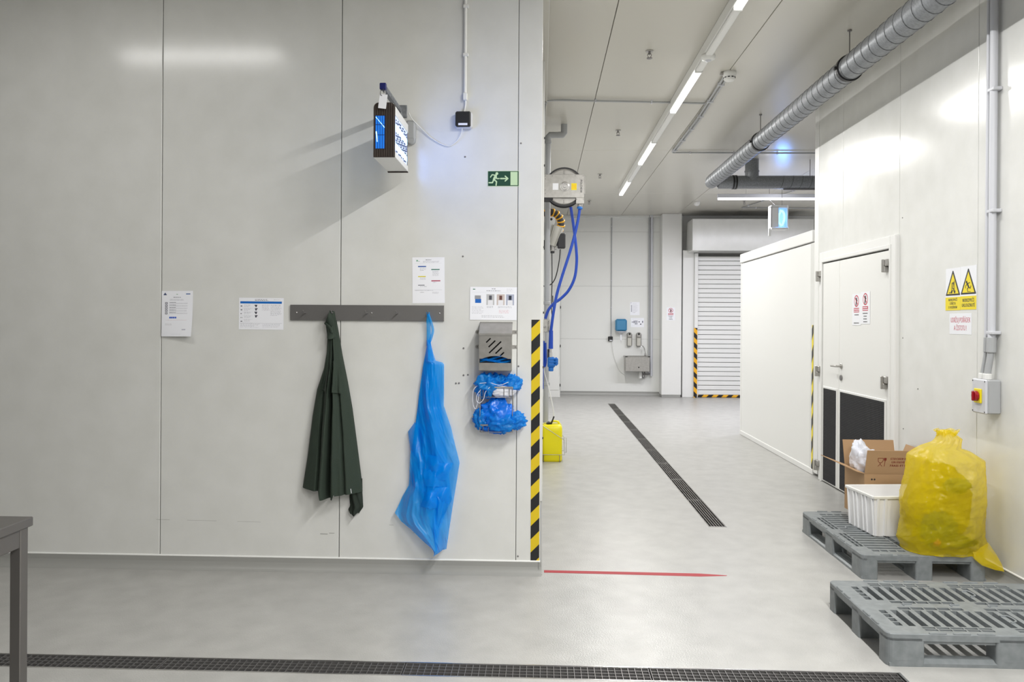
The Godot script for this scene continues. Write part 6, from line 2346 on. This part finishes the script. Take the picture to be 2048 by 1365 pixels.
	for c in [[0.25, 0.39], [0.5, 0.39], [0.7, 0.39], [0.95, 0.39]]:
		lip.call(c[0], c[0] + 0.055, c[1] - 0.006, c[1] + 0.0)
		lip.call(c[0], c[0] + 0.006, c[1] - 0.006, c[1] + 0.022)
	for c in [[0.68, 0.2], [0.68, 0.58]]:
		var q := ST()
		tube(q, spl([Vector3(c[0], 0.16, c[1] - 0.04), Vector3(c[0] + 0.035, 0.163, c[1] - 0.035), Vector3(c[0] + 0.04, 0.163, c[1] + 0.03), Vector3(c[0] + 0.005, 0.16, c[1] + 0.05)]), 0.005, 6)
		obj("retainer_clip", q, M.pallet, p)
	var o := twin(p, "grey slotted plastic pallet carrying carton, crate and yellow bag along the right wall", Vector3(2.095, 0, -5.26))
	o.rotation.y = PI / 2

func _crate() -> void:
	var c := thing("storage_crate", "translucent white plastic crate between the carton and the yellow bag", "crate", Vector3(2.365, 0.162, -5.715), Vector3(0, 0.1, 0))
	# local: near-left bottom corner at the origin, x to the right, -z away
	var W := 0.58
	var D := 0.37
	var HH := 0.288
	var t := 0.006
	var tp := 0.016
	var s := ST()
	var lo := [Vector3(0, 0, 0), Vector3(W, 0, 0), Vector3(W, 0, -D), Vector3(0, 0, -D)]
	var hi := [Vector3(-tp, HH, tp), Vector3(W + tp, HH, tp), Vector3(W + tp, HH, -D - tp), Vector3(-tp, HH, -D - tp)]
	var ns := [Vector3(0, 0, 1), Vector3(1, 0, 0), Vector3(0, 0, -1), Vector3(-1, 0, 0)]
	var ctr := Vector3(W * 0.5, 0, -D * 0.5)
	for k in 4:
		var k2 := (k + 1) % 4
		quad(s, lo[k], lo[k2], hi[k2], hi[k], ns[k])
		var f := func(v: Vector3) -> Vector3:
			return Vector3(move_toward(v.x, ctr.x, t), v.y, move_toward(v.z, ctr.z, t))
		quad(s, f.call(lo[k]), f.call(lo[k2]), f.call(hi[k2]), f.call(hi[k]), -ns[k])
	quad(s, lo[0], lo[1], lo[2], lo[3], Vector3.DOWN)
	quad(s, lo[0] + Vector3(0, t, 0), lo[1] + Vector3(0, t, 0), lo[2] + Vector3(0, t, 0), lo[3] + Vector3(0, t, 0), Vector3.UP)
	obj("shell", s, M.crate, c)
	s = ST()
	var r0 := -tp - 0.008
	bx(s, r0, W + tp + 0.008, HH - 0.022, HH, tp - 0.006, tp + 0.01, 0.004)
	bx(s, r0, W + tp + 0.008, HH - 0.022, HH, -D - tp - 0.01, -D - tp + 0.006, 0.004)
	bx(s, -tp - 0.01, -tp + 0.006, HH - 0.022, HH, -D - tp - 0.008, tp + 0.008, 0.004)
	bx(s, W + tp - 0.006, W + tp + 0.01, HH - 0.022, HH, -D - tp - 0.008, tp + 0.008, 0.004)
	obj("rim", s, M.white, c)
	# corner posts and upright ribs
	for q in [[0.012, 0], [W * 0.12, 0], [W * 0.5, 0], [W * 0.88, 0], [W - 0.012, 0]]:
		s = ST()
		var lean := Basis(Vector3.RIGHT, tp / HH)
		box(s, Vector3(q[0], HH * 0.48, tp * 0.5 + 0.004), Vector3(0.02, HH * 0.94, 0.01), 0.003, lean)
		obj("rib", s, M.crate, c)
	for z in [-0.012, -0.1, -0.15, -0.23, -0.28, -D + 0.012]:
		s = ST()
		var lean := Basis(Vector3(0, 0, 1), tp / HH)
		box(s, Vector3(-tp * 0.5 - 0.004, HH * 0.48, z), Vector3(0.01, HH * 0.94, 0.018), 0.003, lean)
		obj("rib", s, M.crate, c)

func _carton() -> void:
	var c := thing("carton", "open brown cardboard carton with red French print on its raised flap", "carton", Vector3(2.485, 0.162, -6.2))
	var W := 0.42
	var D := 0.4
	var HH := 0.355
	var t := 0.005
	var s := ST()
	bx(s, 0, W, 0, HH, -t, 0, 0.001)
	bx(s, 0, W, 0, HH, -D, -D + t, 0.001)
	bx(s, 0, t, 0, HH, -D + t, -t, 0.001)
	bx(s, W - t, W, 0, HH, -D + t, -t, 0.001)
	bx(s, t, W - t, 0, t, -D + t, -t)
	obj("box_walls", s, M.card, c)
	# flap: hinge corners a, b; offset to the free edge
	var flap := func(a: Vector3, b: Vector3, off: Vector3, off_b: Vector3) -> MeshInstance3D:
		var q := ST()
		var n := (b - a).cross(off).normalized() * t * 0.5
		var v := [a, b, b + off_b, a + off]
		quad(q, v[0] + n, v[1] + n, v[2] + n, v[3] + n, n)
		quad(q, v[0] - n, v[1] - n, v[2] - n, v[3] - n, -n)
		for k in 4:
			var e: Vector3 = (v[k] + v[(k + 1) % 4]) * 0.5 - (a + b + off) * 0.5
			quad(q, v[k] - n, v[(k + 1) % 4] - n, v[(k + 1) % 4] + n, v[k] + n, e)
		return obj("flap", q, M.card, c)
	var ff: MeshInstance3D = flap.call(Vector3(0, HH, 0), Vector3(W, HH, 0), Vector3(0.0, 0.185, 0.05), Vector3(0.0, 0.185, 0.05))
	flap.call(Vector3(0, HH, -D), Vector3(W - 0.01, HH, -D), Vector3(0.0, 0.195, -0.05), Vector3(0.0, 0.195, -0.05))
	flap.call(Vector3(0, HH, -D + 0.005), Vector3(0, HH, -0.005), Vector3(-0.195, 0.075, 0.0), Vector3(-0.05, 0.012, 0.0))
	flap.call(Vector3(W, HH, -D + 0.005), Vector3(W, HH, -0.005), Vector3(0.07, 0.17, 0.0), Vector3(0.07, 0.17, 0.0))
	var pr := Node3D.new()
	pr.name = "flap_print"
	pr.position = Vector3(0, HH, 0.0)
	pr.rotation.x = atan2(0.05, 0.185)
	c.add_child(pr)
	var z := t * 0.5 + 0.0006
	text("STOCKER DANS", 0.0165, M.print_red, pr, Vector3(0.262, 0.125, z), true, 0.165)
	text("UN ENDROIT", 0.0165, M.print_red, pr, Vector3(0.255, 0.097, z), true, 0.13)
	text("FRAIS ET SEC", 0.0165, M.print_red, pr, Vector3(0.255, 0.069, z), true, 0.148)
	s = ST()
	var zz := [z, z + 0.0004]
	stroke(s, [Vector2(0.087, 0.13), Vector2(0.089, 0.105), Vector2(0.1, 0.092), Vector2(0.114, 0.092), Vector2(0.125, 0.105), Vector2(0.126, 0.13), Vector2(0.087, 0.13)], 0.0035, zz[0], zz[1])
	stroke(s, [Vector2(0.107, 0.092), Vector2(0.107, 0.08), Vector2(0.092, 0.064)], 0.0035, zz[0], zz[1])
	stroke(s, [Vector2(0.107, 0.08), Vector2(0.122, 0.064)], 0.0035, zz[0], zz[1])
	stroke(s, [Vector2(0.139, 0.064), Vector2(0.141, 0.105), Vector2(0.132, 0.115), Vector2(0.134, 0.131), Vector2(0.148, 0.131), Vector2(0.149, 0.115), Vector2(0.141, 0.105)], 0.0035, zz[0], zz[1])
	plate(s, rect2(0.132, 0.149, 0.112, 0.13), zz[0], zz[1])
	obj("cup_and_fork_mark", s, M.print_red, pr)
	s = ST()
	for x in [0.025, 0.045]:
		plate(s, disc2(Vector2(x + 0.03, HH - 0.045), 0.007), 0.0004, 0.0008)
	obj("print_dots", s, M.ink, c)
	# white liner bag bulging out of the carton
	var l := thing("liner_bag", "crumpled white plastic liner bulging out of the open carton", "plastic bag", Vector3(2.58, 0.50, -6.4))
	s = ST()
	var q := Basis(Vector3(0, 0, 1), 0.35)
	crumple(s, Vector3(0.0, 0.04, 0.0), Vector3(0.17, 0.34, 0.26), 207, 0.3, 40, 30, q)
	obj("film", s, M.liner, l)
	s = ST()
	crumple(s, Vector3(0.12, -0.1, 0.0), Vector3(0.3, 0.2, 0.3), 209, 0.2, 24, 16)
	obj("film", s, M.liner, l)

func _bag() -> void:
	var b := thing("rubbish_bag", "full translucent yellow rubbish bag standing on the loaded pallet's near end", "rubbish bag", Vector3(0, 0, -5.42))
	var k := 0.985
	var L0 := [Vector2(2.715, 0.95), Vector2(2.703, 0.936), Vector2(2.687, 0.887), Vector2(2.66, 0.86), Vector2(2.585, 0.83), Vector2(2.517, 0.77), Vector2(2.497, 0.641), Vector2(2.484, 0.557), Vector2(2.464, 0.46), Vector2(2.471, 0.32), Vector2(2.446, 0.21), Vector2(2.47, 0.155)]
	var R0 := [Vector2(2.765, 0.95), Vector2(2.785, 0.936), Vector2(2.843, 0.892), Vector2(2.835, 0.86), Vector2(2.825, 0.83), Vector2(2.885, 0.813), Vector2(2.965, 0.758), Vector2(2.978, 0.606), Vector2(2.975, 0.398), Vector2(2.972, 0.259), Vector2(2.99, 0.19), Vector2(2.97, 0.155)]
	var sc := func(a: Array) -> Array:
		var o := []
		for p in a:
			o.append(Vector2(p.x * k, 1.66 - (1.66 - p.y) * k))
		return o
	var L: Array = sc.call(L0)
	var R: Array = sc.call(R0)
	var n1 := noise(301, 2.0, true)
	var n2 := noise(302, 5.0, true)
	var g := []
	var ny := 110
	var nu := 120
	for j in ny + 1:
		var y := lerpf(0.961, 0.1625, float(j) / ny)
		var row := []
		var xl := curve_at(L, y)
		var xr := curve_at(R, y)
		var mid := (xl + xr) * 0.5
		var hw := (xr - xl) * 0.5
		var hd := minf(hw * 0.85, 0.2)
		if y < 0.3:
			hd *= lerpf(0.86, 1.0, (y - 0.16) / 0.14)
		for i in nu + 1:
			var a := TAU * (i % nu) / nu
			var e := 0.8
			var d := Vector3(signf(cos(a)) * pow(absf(cos(a)), e), 0, signf(sin(a)) * pow(absf(sin(a)), e))
			var q := Vector3(cos(a), y * 3.4, sin(a))
			var w := 0.085 * n1.get_noise_3dv(Vector3(q.x * 0.55, q.y * 0.42, q.z * 0.55)) + 0.05 * n2.get_noise_3dv(Vector3(q.x * 0.45 + q.y * 0.2, q.y * 0.5, q.z * 0.45))
			w *= 0.35 + 0.65 * absf(sin(a))
			if y > 0.76:
				w += 0.05 * sin(a * 11.0 + y * 8.0) * smoothstep(0.76, 0.86, y)
			row.append(Vector3(mid + d.x * hw * (1.0 + w * 0.35), y, d.z * hd * (1.0 + w * 1.6)))
		g.append(row)
	var s := ST(true)
	# outward per quad
	s.set_smooth_group(3)
	for j in ny:
		for i in nu:
			var a: Vector3 = g[j][i]
			var c: Vector3 = g[j + 1][i + 1]
			var mid: Vector3 = (g[j][0] + g[j][nu / 2]) * 0.5
			quad(s, g[j][i], g[j][i + 1], g[j + 1][i + 1], g[j + 1][i], Vector3(((a + c) * 0.5 - mid).x, 0, ((a + c) * 0.5 - mid).z))
	s.set_smooth_group(-1)
	var c0 := Vector3(2.68, 0.1625, 0)
	for i in nu:
		tri(s, c0, g[ny][i], g[ny][i + 1], Vector3.DOWN)
	obj("bag_film", s, M.yellow_film, b)
	# gathered neck frill
	s = ST(true)
	var fr := []
	for j in 6:
		var row := []
		for i in 41:
			var a := TAU * (i % 40) / 40.0
			var r := 0.05 + j * 0.005 + 0.012 * sin(a * 6.0 + j)
			row.append(Vector3(2.71 + cos(a) * r, 0.92 + j * 0.008 + 0.008 * sin(a * 5.0), sin(a) * r * 0.7))
		fr.append(row)
	sheet(s, fr, Vector3(0, 0, 1))
	obj("neck_frill", s, M.yellow_film, b)
	# empty bottom corner hanging over the pallet's edge
	s = ST(true)
	sheet(s, [[Vector3(2.80, 0.19, 0.16), Vector3(2.87, 0.23, 0.155), Vector3(2.93, 0.24, 0.10)], [Vector3(2.80, 0.155, 0.185), Vector3(2.85, 0.17, 0.19), Vector3(2.955, 0.17, 0.16)], [Vector3(2.84, 0.12, 0.2), Vector3(2.91, 0.12, 0.2), Vector3(2.975, 0.12, 0.18)], [Vector3(2.92, 0.09, 0.2), Vector3(2.955, 0.085, 0.2), Vector3(2.985, 0.075, 0.19)]])
	sheet(s, [[Vector3(2.80, 0.17, 0.14), Vector3(2.87, 0.185, 0.14), Vector3(2.93, 0.20, 0.09)], [Vector3(2.80, 0.15, 0.18), Vector3(2.85, 0.15, 0.18), Vector3(2.955, 0.16, 0.155)], [Vector3(2.84, 0.115, 0.197), Vector3(2.91, 0.112, 0.194), Vector3(2.975, 0.115, 0.175)], [Vector3(2.92, 0.088, 0.198), Vector3(2.955, 0.082, 0.197), Vector3(2.985, 0.074, 0.188)]], Vector3(0, 0, -1), 7)
	obj("bottom_corner", s, M.yellow_film, b)
	# vegetable trimmings seen through the film
	for v in [["dark green leaf waste low inside the yellow bag", Vector3(2.60, 0.32, -5.29), Vector3(0.2, 0.2, 0.05), 401, "green_leaf"], ["dark green leaf waste along the bottom of the yellow bag", Vector3(2.72, 0.24, -5.31), Vector3(0.22, 0.07, 0.05), 402, "green_leaf"], ["small green leaf waste high inside the yellow bag", Vector3(2.72, 0.61, -5.3), Vector3(0.15, 0.08, 0.05), 403, "green_leaf"], ["large mixed heap of food waste filling the yellow bag's lower half", Vector3(2.675, 0.455, -5.48), Vector3(0.42, 0.5, 0.18), 405, "mixed_waste"], ["orange vegetable scrap at the foot of the yellow bag", Vector3(2.58, 0.245, -5.275), Vector3(0.04, 0.04, 0.04), 404, "tomato"]]:
		var t := thing("vegetable_waste", v[0], "food waste", v[1])
		s = ST()
		crumple(s, Vector3.ZERO, v[2], v[3], 0.14 if v[4] == "mixed_waste" else 0.3, 24, 16)
		obj("scrap", s, M[v[4]], t)

# ---------------------------------------------------------------- table at the left edge
func _table() -> void:
	var t := thing("steel_table", "dark stainless work table cut off at the photo's left edge", "table", Vector3(-1.95, 0, -3.0))
	var s := ST()
	bx(s, -1.4, 0.0, 0.865, 0.9, 0.0, 1.5, 0.003)
	obj("table_top", s, M.steel_table, t)
	s = ST()
	bx(s, -1.35, -0.012, 0.795, 0.866, 0.02, 0.05, 0.002)
	bx(s, -0.045, -0.012, 0.795, 0.866, 0.05, 1.48, 0.002)
	bx(s, -1.35, -0.012, 0.795, 0.866, 1.45, 1.48, 0.002)
	obj("apron_rail", s, M.steel_table, t)
	for x in [-0.05, -1.36]:
		for z in [0.018, 1.44]:
			s = ST()
			bx(s, x, x + 0.042, 0.0, 0.866, z, z + 0.045, 0.003)
			obj("leg", s, M.steel_table, t)
